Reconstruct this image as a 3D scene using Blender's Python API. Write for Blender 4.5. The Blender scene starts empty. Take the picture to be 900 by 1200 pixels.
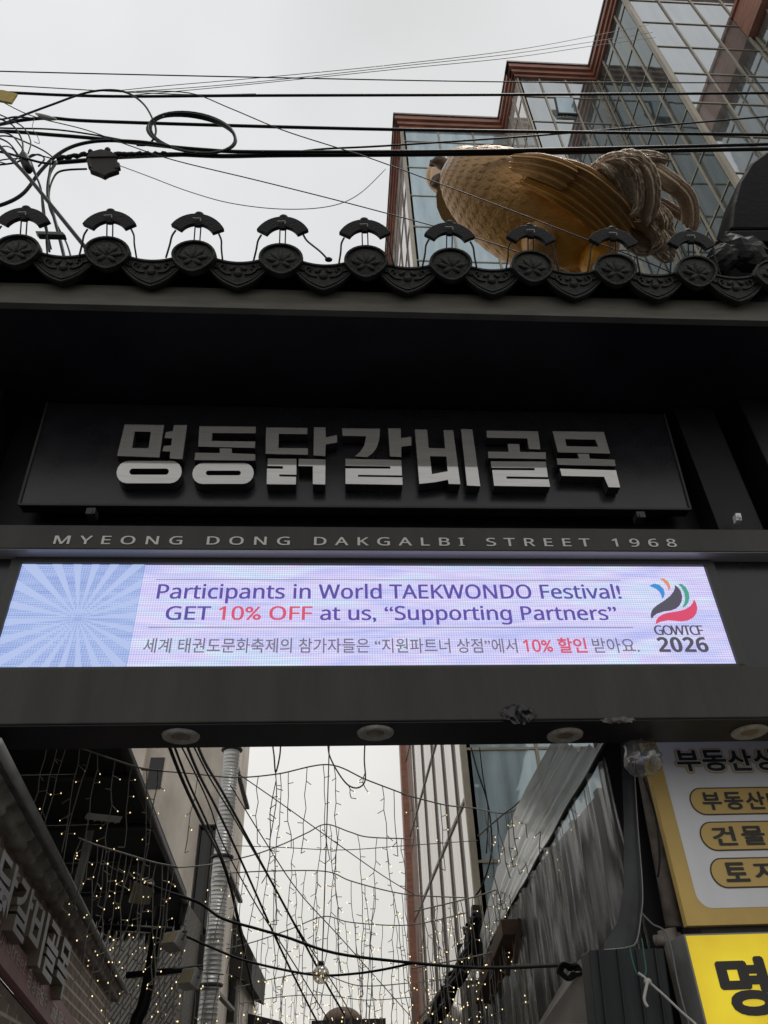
import bpy, bmesh, math, random
from math import sin, cos, pi, radians, sqrt
from mathutils import Vector as V, Matrix

random.seed(7)
S = bpy.context.scene
COL = S.collection

# ------------------------------------------------------------------ camera
CAM = V((0, 0, 1.6))
PITCH, ROLL, YAW = radians(38.24), radians(-2.41), radians(4.6)
FPX = 900.0                                    # focal length for a 900 x 1200 picture
_f = V((sin(YAW)*cos(PITCH), cos(YAW)*cos(PITCH), sin(PITCH)))
_r = V((cos(YAW), -sin(YAW), 0)); _u = _r.cross(_f)
CR = _r*cos(ROLL) + _u*sin(ROLL)
CU = -_r*sin(ROLL) + _u*cos(ROLL)
CF = _f
cam = bpy.data.cameras.new('camera'); cam.sensor_fit = 'HORIZONTAL'; cam.sensor_width = 36.0
cam.lens = 36.0*FPX/900.0; cam.clip_start = 0.05; cam.clip_end = 3000
co = bpy.data.objects.new('camera', cam); COL.objects.link(co)
co.matrix_world = Matrix(((CR.x, CU.x, -CF.x, CAM.x), (CR.y, CU.y, -CF.y, CAM.y), (CR.z, CU.z, -CF.z, CAM.z), (0, 0, 0, 1)))
S.camera = co

# ------------------------------------------------------------------ world, sun, exposure
SUN_EL, SUN_AZ = radians(78), radians(97)
w = bpy.data.worlds.new('World'); S.world = w; w.use_nodes = True
nt = w.node_tree; nt.nodes.clear()
out = nt.nodes.new('ShaderNodeOutputWorld'); bg = nt.nodes.new('ShaderNodeBackground')
sky = nt.nodes.new('ShaderNodeTexSky'); sky.sky_type = 'NISHITA'; sky.sun_disc = False
sky.sun_elevation = SUN_EL; sky.sun_rotation = SUN_AZ
tc = nt.nodes.new('ShaderNodeTexCoord'); nz = nt.nodes.new('ShaderNodeTexNoise')
nz.inputs['Scale'].default_value = 1.9; nz.inputs['Detail'].default_value = 5; nz.inputs['Roughness'].default_value = .45
ramp = nt.nodes.new('ShaderNodeValToRGB')
ramp.color_ramp.elements[0].position = .3; ramp.color_ramp.elements[0].color = (7.2, 7.2, 7.15, 1)
ramp.color_ramp.elements[1].position = .7; ramp.color_ramp.elements[1].color = (9.6, 9.65, 9.7, 1)
mixc = nt.nodes.new('ShaderNodeMix'); mixc.data_type = 'RGBA'; mixc.inputs['Factor'].default_value = .93
nt.links.new(tc.outputs['Generated'], nz.inputs['Vector']); nt.links.new(nz.outputs['Fac'], ramp.inputs['Fac'])
nt.links.new(sky.outputs['Color'], mixc.inputs['A']); nt.links.new(ramp.outputs['Color'], mixc.inputs['B'])
sx_ = nt.nodes.new('ShaderNodeSeparateXYZ'); nt.links.new(tc.outputs['Generated'], sx_.inputs[0])
rz = nt.nodes.new('ShaderNodeValToRGB'); rz.color_ramp.elements[0].position = 0; rz.color_ramp.elements[0].color = (.985, .945, .865, 1); rz.color_ramp.elements[1].position = .8; rz.color_ramp.elements[1].color = (1, 1, 1, 1)
mz = nt.nodes.new('ShaderNodeMix'); mz.data_type = 'RGBA'; mz.blend_type = 'MULTIPLY'; mz.inputs['Factor'].default_value = 1
nt.links.new(sx_.outputs['Z'], rz.inputs['Fac']); nt.links.new(mixc.outputs['Result'], mz.inputs['A']); nt.links.new(rz.outputs['Color'], mz.inputs['B'])
nt.links.new(mz.outputs['Result'], bg.inputs['Color']); bg.inputs['Strength'].default_value = .1
nt.links.new(bg.outputs['Background'], out.inputs['Surface'])
sd = bpy.data.lights.new('sun', 'SUN'); sd.energy = 1.5; sd.angle = radians(14); sd.color = (1, .97, .93)
so = bpy.data.objects.new('sun', sd); COL.objects.link(so)
_d = V((sin(SUN_AZ)*cos(SUN_EL), cos(SUN_AZ)*cos(SUN_EL), sin(SUN_EL)))      # towards the sun
so.rotation_euler = _d.to_track_quat('Z', 'Y').to_euler(); so.location = (0, 0, 40)
S.view_settings.view_transform = 'Standard'; S.view_settings.look = 'None'
S.view_settings.exposure = 0; S.view_settings.gamma = 1; S.view_settings.use_curve_mapping = False
S.cycles.max_bounces = 10; S.cycles.transparent_max_bounces = 24
try: S.cycles.use_denoising = True
except Exception: pass

# ------------------------------------------------------------------ rays through the picture
def ray(x, y):
    return (CR*((x-450)/FPX) - CU*((y-600)/FPX) + CF).normalized()
def onY(x, y, Y): v = ray(x, y); return CAM + v*(Y/v.y)
def onX(x, y, X): v = ray(x, y); return CAM + v*(X/v.x)
def onZ(x, y, Z): v = ray(x, y); return CAM + v*((Z-1.6)/v.z)
def onP(x, y, P0, n): v = ray(x, y); return CAM + v*((P0-CAM).dot(n)/v.dot(n))

# ------------------------------------------------------------------ materials
def mat(name, base, rough=.6, metal=0., spec=.5, var=0., vscale=6., bump=0., bscale=30., emit=None, estr=0., stretch=None, alpha=None, trans=0., coords='Object', var2=None):
    m = bpy.data.materials.new(name); m.use_nodes = True
    n = m.node_tree; p = n.nodes['Principled BSDF']
    p.inputs['Base Color'].default_value = (*base, 1); p.inputs['Roughness'].default_value = rough
    p.inputs['Metallic'].default_value = metal; p.inputs['Specular IOR Level'].default_value = spec
    if trans: p.inputs['Transmission Weight'].default_value = trans
    if alpha is not None: p.inputs['Alpha'].default_value = alpha
    if emit: p.inputs['Emission Color'].default_value = (*emit, 1); p.inputs['Emission Strength'].default_value = estr
    t = n.nodes.new('ShaderNodeTexCoord'); mp = n.nodes.new('ShaderNodeMapping')
    n.links.new(t.outputs[coords], mp.inputs['Vector'])
    if stretch: mp.inputs['Scale'].default_value = stretch
    if var:
        z = n.nodes.new('ShaderNodeTexNoise'); z.inputs['Scale'].default_value = vscale; z.inputs['Detail'].default_value = 6
        n.links.new(mp.outputs['Vector'], z.inputs['Vector'])
        r = n.nodes.new('ShaderNodeValToRGB')
        r.color_ramp.elements[0].position = .32; r.color_ramp.elements[1].position = .7
        c2 = var2 or tuple(min(1, c*(1+var)) for c in base)
        r.color_ramp.elements[0].color = (*[c*(1-var) for c in base], 1); r.color_ramp.elements[1].color = (*c2, 1)
        n.links.new(z.outputs['Fac'], r.inputs['Fac']); n.links.new(r.outputs['Color'], p.inputs['Base Color'])
        mr = n.nodes.new('ShaderNodeMapRange'); mr.inputs['To Min'].default_value = max(.02, rough*.75); mr.inputs['To Max'].default_value = min(1, rough*1.25)
        n.links.new(z.outputs['Fac'], mr.inputs['Value']); n.links.new(mr.outputs['Result'], p.inputs['Roughness'])
    if bump:
        z = n.nodes.new('ShaderNodeTexNoise'); z.inputs['Scale'].default_value = bscale; z.inputs['Detail'].default_value = 5
        n.links.new(mp.outputs['Vector'], z.inputs['Vector'])
        b = n.nodes.new('ShaderNodeBump'); b.inputs['Strength'].default_value = bump; b.inputs['Distance'].default_value = .02
        n.links.new(z.outputs['Fac'], b.inputs['Height']); n.links.new(b.outputs['Normal'], p.inputs['Normal'])
    return m

M = {}
M['paint_olive'] = mat('weathered_olive_grey_paint', (.09, .088, .072), .62, var=.25, vscale=3, bump=.15, stretch=(1, 1, 5))
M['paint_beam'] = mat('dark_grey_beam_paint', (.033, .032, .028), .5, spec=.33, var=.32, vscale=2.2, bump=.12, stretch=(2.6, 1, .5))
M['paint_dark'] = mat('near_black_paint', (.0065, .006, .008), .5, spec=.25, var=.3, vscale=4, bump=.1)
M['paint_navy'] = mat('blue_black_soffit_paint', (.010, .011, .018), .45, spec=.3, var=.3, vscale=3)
M['panel'] = mat('dark_gloss_sign_panel', (.0135, .014, .018), .28, spec=.45, var=.15, vscale=5)
M['steel'] = mat('brushed_steel_letter_face', (.50, .49, .475), .04, metal=.46, var=.08, vscale=14, stretch=(.3, 1, 4))
M['letter_side'] = mat('dark_letter_return', (.05, .05, .055), .4, metal=.3)
M['silver_text'] = mat('pale_grey_lettering', (.58, .57, .54), .5)
M['tile'] = mat('black_glazed_roof_tile', (.008, .0085, .0095), .45, spec=.33, var=.55, var2=(.021, .0205, .019), vscale=9, bump=.5, bscale=40)
M['cap'] = mat('black_iron_cap', (.010, .010, .011), .55, spec=.3, var=.4, vscale=30, bump=.4, bscale=70)
M['ridge_black'] = mat('matt_black_tile', (.005, .005, .0055), .6, spec=.03, var=.4, vscale=12, bump=.15, bscale=14)
M['cable'] = mat('black_cable_sheath', (.006, .006, .007), .5, spec=.2)
M['cable_grey'] = mat('grey_thin_wire', (.16, .16, .17), .6)
M['brown_box'] = mat('brown_plastic_box', (.020, .015, .012), .6, spec=.15, var=.3)
M['yellow_tag'] = mat('yellow_plastic_tag', (.40, .30, .075), .6, spec=.2, var=.2, vscale=20)
M['cornice'] = mat('red_brown_cornice_metal', (.36, .165, .115), .55, var=.25, vscale=2.5, stretch=(1, 1, 4))
M['cornice_dark'] = mat('dark_cornice_edge', (.05, .04, .038), .5)
M['mullion'] = mat('beige_mullion', (.36, .315, .24), .5, var=.2, vscale=2)
M['mullion_dk'] = mat('bronze_mullion', (.17, .135, .11), .5, var=.15)
M['rim'] = mat('downlight_rim', (.48, .46, .43), .5, var=.2, vscale=30)
M['lens'] = mat('unlit_downlight_lens', (.26, .20, .15), .25)
M['gold_board'] = mat('mustard_sign_frame', (.66, .45, .13), .5, var=.08, vscale=4)
M['white_board'] = mat('white_sign_face', (.82, .82, .86), .42, var=.07, vscale=1.6, stretch=(2, 1, .5))
M['sign_black'] = mat('black_sign_print', (.028, .026, .026), .5)
M['sign_brown'] = mat('dark_brown_pill_outline', (.07, .045, .022), .5)
M['sign_gold'] = mat('mustard_pill_print', (.68, .47, .15), .5)
M['sign_white'] = mat('white_print', (.7, .7, .72), .5)
M['box_grey'] = mat('grey_sign_casing', (.22, .22, .225), .5, var=.15)
M['concrete'] = mat('stained_render_wall', (.60, .54, .47), .9, var=.3, vscale=1.6, bump=.3, bscale=12, stretch=(1, 1, .35))
M['concrete_dk'] = mat('dark_render_wall', (.10, .095, .088), .9, var=.35, vscale=2, bump=.3, bscale=10)
M['duct'] = mat('galvanised_duct', (.44, .44, .43), .42, metal=.8, var=.12, vscale=5)
M['win_dark'] = mat('dark_window_glass', (.012, .013, .016), .12, spec=.5)
M['frame_dk'] = mat('dark_window_frame', (.03, .03, .03), .5)
M['canopy'] = mat('black_canopy_tarpaulin', (.012, .012, .015), .75, var=.4, vscale=2, bump=.4, bscale=5)
M['grey_metal'] = mat('grey_painted_metal', (.30, .30, .29), .5, var=.15)
M['pale_metal'] = mat('pale_lamp_housing', (.80, .80, .78), .5, var=.1)
M['lamp_glass'] = mat('floodlight_glass', (.30, .27, .18), .2)
M['tile_brown'] = mat('brown_grey_cornice_tile', (.26, .235, .21), .7, var=.35, vscale=7, bump=.4)
M['strip_pink'] = mat('dusky_red_sign_strip', (.30, .125, .13), .5, var=.22, vscale=3)
M['strip_text'] = mat('pale_strip_lettering', (.65, .58, .54), .6)
M['letter_grey'] = mat('grey_lavender_letter_face', (.34, .33, .355), .5)
M['letter_return'] = mat('tan_letter_return', (.20, .165, .12), .55)
M['rust'] = mat('rusty_brown_steel', (.085, .05, .032), .7, var=.4, vscale=9, bump=.3)
M['panel_brown'] = mat('grey_brown_board', (.18, .16, .14), .65, var=.35, vscale=3, bump=.3, bscale=8)
M['sheet_black'] = mat('dark_sheet_metal', (.022, .024, .027), .5, spec=.25, var=.35, vscale=3, stretch=(4, 4, .5), bump=.15)
M['pipe'] = mat('dirty_beige_pipe', (.22, .19, .165), .6, var=.35, vscale=9)
M['cord_green'] = mat('green_cord', (.035, .15, .10), .6)
M['cord_white'] = mat('white_rope', (.48, .46, .43), .8)
M['ground'] = mat('wet_asphalt', (.045, .045, .047), .35, var=.35, vscale=1.5, bump=.3, bscale=60)
M['plumage'] = None
M['bulb'] = mat('warm_fairy_bulb', (.9, .7, .35), .4, emit=(1, .76, .38), estr=1.8)
M['strand'] = mat('fairy_light_wire', (.24, .225, .20), .7)
M['gravel_roof'] = mat('dark_far_roof', (.04, .036, .034), .8, var=.3)

def glass_facade(name, tint, refl, interior, rough=.03, vscale=.25, lo=.75):
    """tinted reflective curtain-wall glass, one tone per pane, streaked by rain"""
    m = bpy.data.materials.new(name); m.use_nodes = True; n = m.node_tree
    for x in list(n.nodes):
        if x.type != 'OUTPUT_MATERIAL': n.nodes.remove(x)
    o = n.nodes['Material Output']
    g = n.nodes.new('ShaderNodeBsdfGlossy'); g.inputs['Color'].default_value = (*tint, 1); g.inputs['Roughness'].default_value = rough
    d = n.nodes.new('ShaderNodeBsdfDiffuse')
    t = n.nodes.new('ShaderNodeTexCoord'); mp = n.nodes.new('ShaderNodeMapping'); mp.inputs['Scale'].default_value = (1.2, 1.2, .18)
    n.links.new(t.outputs['Object'], mp.inputs['Vector'])
    z = n.nodes.new('ShaderNodeTexNoise'); z.inputs['Scale'].default_value = 3.0; z.inputs['Detail'].default_value = 5
    n.links.new(mp.outputs['Vector'], z.inputs['Vector'])
    r = n.nodes.new('ShaderNodeValToRGB'); r.color_ramp.elements[0].position = .35; r.color_ramp.elements[1].position = .75
    r.color_ramp.elements[0].color = (*[c*lo for c in interior], 1); r.color_ramp.elements[1].color = (*[c*1.5 for c in interior], 1)
    n.links.new(z.outputs['Fac'], r.inputs['Fac']); n.links.new(r.outputs['Color'], d.inputs['Color'])
    z2 = n.nodes.new('ShaderNodeTexNoise'); z2.inputs['Scale'].default_value = .9
    n.links.new(t.outputs['Object'], z2.inputs['Vector'])
    b = n.nodes.new('ShaderNodeBump'); b.inputs['Strength'].default_value = .08; b.inputs['Distance'].default_value = .05
    n.links.new(z2.outputs['Fac'], b.inputs['Height']); n.links.new(b.outputs['Normal'], g.inputs['Normal'])
    fr = n.nodes.new('ShaderNodeLayerWeight'); fr.inputs['Blend'].default_value = .35
    mr = n.nodes.new('ShaderNodeMapRange'); mr.inputs['To Min'].default_value = refl; mr.inputs['To Max'].default_value = min(1, refl+.4)
    n.links.new(fr.outputs['Facing'], mr.inputs['Value'])
    mx = n.nodes.new('ShaderNodeMixShader')
    n.links.new(mr.outputs['Result'], mx.inputs['Fac']); n.links.new(d.outputs[0], mx.inputs[1]); n.links.new(g.outputs[0], mx.inputs[2])
    n.links.new(mx.outputs[0], o.inputs['Surface'])
    return m
M['glass_a'] = glass_facade('grey_curtain_glass', (.74, .78, .80), .34, (.20, .215, .215), lo=.5)
M['glass_d'] = glass_facade('dark_curtain_glass', (.62, .68, .68), .10, (.085, .098, .098), lo=.6)
M['glass_b'] = glass_facade('blue_grey_curtain_glass', (.60, .72, .78), .20, (.40, .49, .53))
M['glass_c'] = glass_facade('sky_pale_glass', (.86, .84, .82), .30, (.62, .59, .56), lo=.85)  # pale diffuse base stands in for the sky's grazing reflection

def brick_mat(name, c1, c2, mortar, bw=.42, rh=.11, bias=0.):
    m = bpy.data.materials.new(name); m.use_nodes = True; n = m.node_tree; p = n.nodes['Principled BSDF']
    uv = n.nodes.new('ShaderNodeUVMap')
    b = n.nodes.new('ShaderNodeTexBrick'); b.inputs['Color1'].default_value = (*c1, 1); b.inputs['Color2'].default_value = (*c2, 1)
    b.inputs['Mortar'].default_value = (*mortar, 1); b.inputs['Scale'].default_value = 1; b.inputs['Mortar Size'].default_value = .013
    b.inputs['Brick Width'].default_value = bw; b.inputs['Row Height'].default_value = rh; b.inputs['Bias'].default_value = bias
    n.links.new(uv.outputs['UV'], b.inputs['Vector'])
    z = n.nodes.new('ShaderNodeTexNoise'); z.inputs['Scale'].default_value = 5; z.inputs['Detail'].default_value = 6
    n.links.new(uv.outputs['UV'], z.inputs['Vector'])
    mx = n.nodes.new('ShaderNodeMix'); mx.data_type = 'RGBA'; mx.blend_type = 'MULTIPLY'; mx.inputs['Factor'].default_value = .4
    rr = n.nodes.new('ShaderNodeValToRGB'); rr.color_ramp.elements[0].color = (.5, .5, .5, 1); rr.color_ramp.elements[0].position = .3; rr.color_ramp.elements[1].position = .65
    n.links.new(z.outputs['Fac'], rr.inputs['Fac'])
    n.links.new(b.outputs['Color'], mx.inputs['A']); n.links.new(rr.outputs['Color'], mx.inputs['B'])
    n.links.new(mx.outputs['Result'], p.inputs['Base Color']); p.inputs['Roughness'].default_value = .85
    bp = n.nodes.new('ShaderNodeBump'); bp.inputs['Strength'].default_value = .7; bp.inputs['Distance'].default_value = .012; bp.invert = True
    n.links.new(b.outputs['Fac'], bp.inputs['Height']); n.links.new(bp.outputs['Normal'], p.inputs['Normal'])
    return m
M['brick'] = brick_mat('brown_grey_brick', (.31, .22, .18), (.41, .315, .265), (.80, .75, .68), .42, .105)
M['brick_grey'] = brick_mat('grey_split_brick', (.22, .21, .19), (.28, .265, .24), (.06, .055, .05), .5, .08)

def vinyl(name, tr, tint, rough=.18, diff=.25):
    m = bpy.data.materials.new(name); m.use_nodes = True; n = m.node_tree
    for x in list(n.nodes):
        if x.type != 'OUTPUT_MATERIAL': n.nodes.remove(x)
    o = n.nodes['Material Output']
    t = n.nodes.new('ShaderNodeBsdfTransparent'); t.inputs['Color'].default_value = (.93, .94, .94, 1)
    g = n.nodes.new('ShaderNodeBsdfGlossy'); g.inputs['Roughness'].default_value = rough; g.inputs['Color'].default_value = (.6, .6, .6, 1)
    d = n.nodes.new('ShaderNodeBsdfDiffuse'); d.inputs['Color'].default_value = (*tint, 1)
    tl = n.nodes.new('ShaderNodeBsdfTranslucent'); tl.inputs['Color'].default_value = (*tint, 1)
    a = n.nodes.new('ShaderNodeMixShader'); a.inputs['Fac'].default_value = .72
    n.links.new(d.outputs[0], a.inputs[1]); n.links.new(tl.outputs[0], a.inputs[2])
    b = n.nodes.new('ShaderNodeMixShader'); b.inputs['Fac'].default_value = 1-diff
    n.links.new(a.outputs[0], b.inputs[1]); n.links.new(g.outputs[0], b.inputs[2])
    c = n.nodes.new('ShaderNodeMixShader'); lw = n.nodes.new('ShaderNodeLayerWeight'); lw.inputs['Blend'].default_value = .3
    mr = n.nodes.new('ShaderNodeMapRange'); mr.inputs['To Min'].default_value = tr; mr.inputs['To Max'].default_value = tr*.45
    n.links.new(lw.outputs['Facing'], mr.inputs['Value'])
    n.links.new(mr.outputs['Result'], c.inputs['Fac']); n.links.new(b.outputs[0], c.inputs[1]); n.links.new(t.outputs[0], c.inputs[2])
    n.links.new(c.outputs[0], o.inputs['Surface'])
    return m
M['vinyl'] = vinyl('clear_vinyl_sheet', .68, (.30, .31, .31), .22, .3)
M['vinyl_milky'] = vinyl('milky_vinyl_sheet', .16, (.86, .86, .83), .3, .8)
M['bag'] = vinyl('clear_plastic_bag', .82, (.7, .7, .75), .1, .3)

def emit_mat(name, col, s=1.):
    m = bpy.data.materials.new(name); m.use_nodes = True; n = m.node_tree; p = n.nodes['Principled BSDF']
    p.inputs['Base Color'].default_value = (.02, .02, .02, 1); p.inputs['Roughness'].default_value = .35
    p.inputs['Emission Color'].default_value = (*col, 1); p.inputs['Emission Strength'].default_value = s
    return m
M['e_purple'] = emit_mat('screen_purple', (.085, .05, .34)); M['e_red'] = emit_mat('screen_red', (.64, .07, .14))
M['e_grey'] = emit_mat('screen_grey_text', (.15, .13, .19)); M['e_line'] = emit_mat('screen_thin_line', (.22, .2, .30))
M['e_char'] = emit_mat('screen_charcoal', (.06, .055, .085)); M['e_blue'] = emit_mat('screen_blue', (.03, .24, .62))
M['e_orange'] = emit_mat('screen_orange', (.72, .25, .13)); M['e_green'] = emit_mat('screen_green', (.04, .33, .22))
M['e_crimson'] = emit_mat('screen_crimson', (.66, .045, .13)); M['e_white'] = emit_mat('screen_white', (.80, .82, .92))

def screen_mat(name, cols, rays=False):
    """the LED wall: pale lavender picture with drifting bands and a fine diode grid"""
    m = bpy.data.materials.new(name); m.use_nodes = True; n = m.node_tree; p = n.nodes['Principled BSDF']
    p.inputs['Base Color'].default_value = (.02, .02, .02, 1); p.inputs['Roughness'].default_value = .4
    t = n.nodes.new('ShaderNodeTexCoord'); mp = n.nodes.new('ShaderNodeMapping'); mp.inputs['Scale'].default_value = (.9, 1, 3.6); mp.inputs['Rotation'].default_value = (0, radians(-14), 0)
    n.links.new(t.outputs['Object'], mp.inputs['Vector'])
    z = n.nodes.new('ShaderNodeTexNoise'); z.inputs['Scale'].default_value = 1.1; z.inputs['Detail'].default_value = 3; z.inputs['Distortion'].default_value = 1.6
    n.links.new(mp.outputs['Vector'], z.inputs['Vector'])
    r = n.nodes.new('ShaderNodeValToRGB'); cr = r.color_ramp
    cr.elements[0].position = .3; cr.elements[0].color = (*cols[0], 1); cr.elements[1].position = .72; cr.elements[1].color = (*cols[-1], 1)
    for i, c in enumerate(cols[1:-1]):
        e = cr.elements.new(.3 + .42*(i+1)/(len(cols)-1)); e.color = (*c, 1)
    n.links.new(z.outputs['Fac'], r.inputs['Fac'])
    # second, finer bands
    mp2 = n.nodes.new('ShaderNodeMapping'); mp2.inputs['Scale'].default_value = (1.2, 1, 26); mp2.inputs['Rotation'].default_value = (0, radians(5), 0)
    n.links.new(t.outputs['Object'], mp2.inputs['Vector'])
    z2 = n.nodes.new('ShaderNodeTexNoise'); z2.inputs['Scale'].default_value = 2.6; z2.inputs['Detail'].default_value = 3
    n.links.new(mp2.outputs['Vector'], z2.inputs['Vector'])
    r2 = n.nodes.new('ShaderNodeValToRGB'); r2.color_ramp.elements[0].position = .35; r2.color_ramp.elements[1].position = .65
    r2.color_ramp.elements[0].color = (.84, .86, .97, 1); r2.color_ramp.elements[1].color = (1.07, 1.07, 1.02, 1)
    n.links.new(z2.outputs['Fac'], r2.inputs['Fac'])
    mx = n.nodes.new('ShaderNodeMix'); mx.data_type = 'RGBA'; mx.blend_type = 'MULTIPLY'; mx.inputs['Factor'].default_value = 1
    n.links.new(r.outputs['Color'], mx.inputs['A']); n.links.new(r2.outputs['Color'], mx.inputs['B'])
    last = mx.outputs['Result']
    for axis, sc in ((0, 58), (2, 58)):                      # rows and columns of diodes
        wv = n.nodes.new('ShaderNodeTexWave'); wv.wave_type = 'BANDS'; wv.bands_direction = 'XYZ'[axis]; wv.inputs['Scale'].default_value = sc/6.283*2
        n.links.new(t.outputs['Object'], wv.inputs['Vector'])
        r3 = n.nodes.new('ShaderNodeMapRange'); r3.inputs['To Min'].default_value = .86; r3.inputs['To Max'].default_value = 1.1
        n.links.new(wv.outputs['Fac'], r3.inputs['Value'])
        vm = n.nodes.new('ShaderNodeVectorMath'); vm.operation = 'SCALE'
        n.links.new(last, vm.inputs[0]); n.links.new(r3.outputs['Result'], vm.inputs['Scale']); last = vm.outputs['Vector']
    n.links.new(last, p.inputs['Emission Color']); p.inputs['Emission Strength'].default_value = 1.05
    return m
M['screen'] = screen_mat('lavender_screen', [(.50, .52, .86), (.56, .57, .88), (.66, .60, .88), (.58, .70, .88), (.70, .60, .85)])
M['screen_blue'] = screen_mat('blue_screen', [(.30, .39, .70), (.36, .46, .76), (.44, .54, .82)])
M['screen_ray'] = emit_mat('screen_pale_ray', (.43, .52, .80))

def yellow_lightbox():
    m = bpy.data.materials.new('backlit_yellow_face'); m.use_nodes = True; n = m.node_tree; p = n.nodes['Principled BSDF']
    p.inputs['Base Color'].default_value = (.6, .45, .03, 1); p.inputs['Roughness'].default_value = .4
    t = n.nodes.new('ShaderNodeTexCoord'); z = n.nodes.new('ShaderNodeTexNoise'); z.inputs['Scale'].default_value = 2.2
    n.links.new(t.outputs['Object'], z.inputs['Vector'])
    r = n.nodes.new('ShaderNodeValToRGB'); r.color_ramp.elements[0].position = .35; r.color_ramp.elements[1].position = .65
    r.color_ramp.elements[0].color = (.42, .28, .004, 1); r.color_ramp.elements[1].color = (.60, .48, .012, 1)
    n.links.new(z.outputs['Fac'], r.inputs['Fac']); n.links.new(r.outputs['Color'], p.inputs['Emission Color']); p.inputs['Emission Strength'].default_value = .85
    return m
M['lightbox'] = yellow_lightbox()

def plumage_mat(name, worn, gold, mid, thr=(.38, .62), rough=.43, bscale=22, bump=.5):
    """gilded paint, worn to brown-grey in weathered patches"""
    m = bpy.data.materials.new(name); m.use_nodes = True; n = m.node_tree; p = n.nodes['Principled BSDF']
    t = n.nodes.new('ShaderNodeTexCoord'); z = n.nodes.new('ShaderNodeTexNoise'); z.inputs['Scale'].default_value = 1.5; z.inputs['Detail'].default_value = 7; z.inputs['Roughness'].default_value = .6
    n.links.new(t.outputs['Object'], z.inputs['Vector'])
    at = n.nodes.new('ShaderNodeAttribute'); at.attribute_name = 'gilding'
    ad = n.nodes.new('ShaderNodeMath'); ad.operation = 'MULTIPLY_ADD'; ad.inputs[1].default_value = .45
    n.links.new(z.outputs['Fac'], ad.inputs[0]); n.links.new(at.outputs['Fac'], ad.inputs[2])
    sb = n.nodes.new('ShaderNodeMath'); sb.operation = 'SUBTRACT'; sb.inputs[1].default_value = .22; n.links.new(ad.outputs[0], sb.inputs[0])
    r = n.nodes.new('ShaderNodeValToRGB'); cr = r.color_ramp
    cr.elements[0].position = 0; cr.elements[0].color = (.52, .455, .39, 1); cr.elements[1].position = .9; cr.elements[1].color = (*gold, 1)  # whitish lowest stop: worn patches and the breast's lit rim, put into colour
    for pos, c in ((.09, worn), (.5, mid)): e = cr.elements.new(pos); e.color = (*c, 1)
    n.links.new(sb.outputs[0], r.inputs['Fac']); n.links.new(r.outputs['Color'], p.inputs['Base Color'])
    p.inputs['Metallic'].default_value = .28; p.inputs['Roughness'].default_value = rough
    z2 = n.nodes.new('ShaderNodeTexNoise'); z2.inputs['Scale'].default_value = bscale; z2.inputs['Detail'].default_value = 4; z2.inputs['Distortion'].default_value = 1.
    n.links.new(t.outputs['Object'], z2.inputs['Vector'])
    b = n.nodes.new('ShaderNodeBump'); b.inputs['Strength'].default_value = bump; b.inputs['Distance'].default_value = .03
    n.links.new(z2.outputs['Fac'], b.inputs['Height']); n.links.new(b.outputs['Normal'], p.inputs['Normal'])
    return m
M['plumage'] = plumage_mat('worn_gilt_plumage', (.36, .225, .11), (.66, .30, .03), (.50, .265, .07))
M['tail'] = plumage_mat('weathered_tail_paint', (.52, .41, .30), (.50, .34, .20), (.41, .30, .21), rough=.6, bscale=40, bump=.9)
M['comb'] = mat('brown_worn_comb_paint', (.15, .095, .06), .6, metal=.1, var=.35, vscale=5, bump=.4)

# ------------------------------------------------------------------ objects and meshes
def props(o, label=None, cat=None, group=None, kind=None):
    if label: o['label'] = label
    if cat: o['category'] = cat
    if group: o['group'] = group
    if kind: o['kind'] = kind
    return o
def thing(name, loc, label, cat, group=None):
    o = bpy.data.objects.new(name, None); COL.objects.link(o); o.location = loc; o.empty_display_size = .1
    o['origin'] = list(loc)
    return props(o, label, cat, group)
def origin(o):
    p = V((0, 0, 0))
    while o is not None: p += o.location; o = o.parent
    return p

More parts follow.
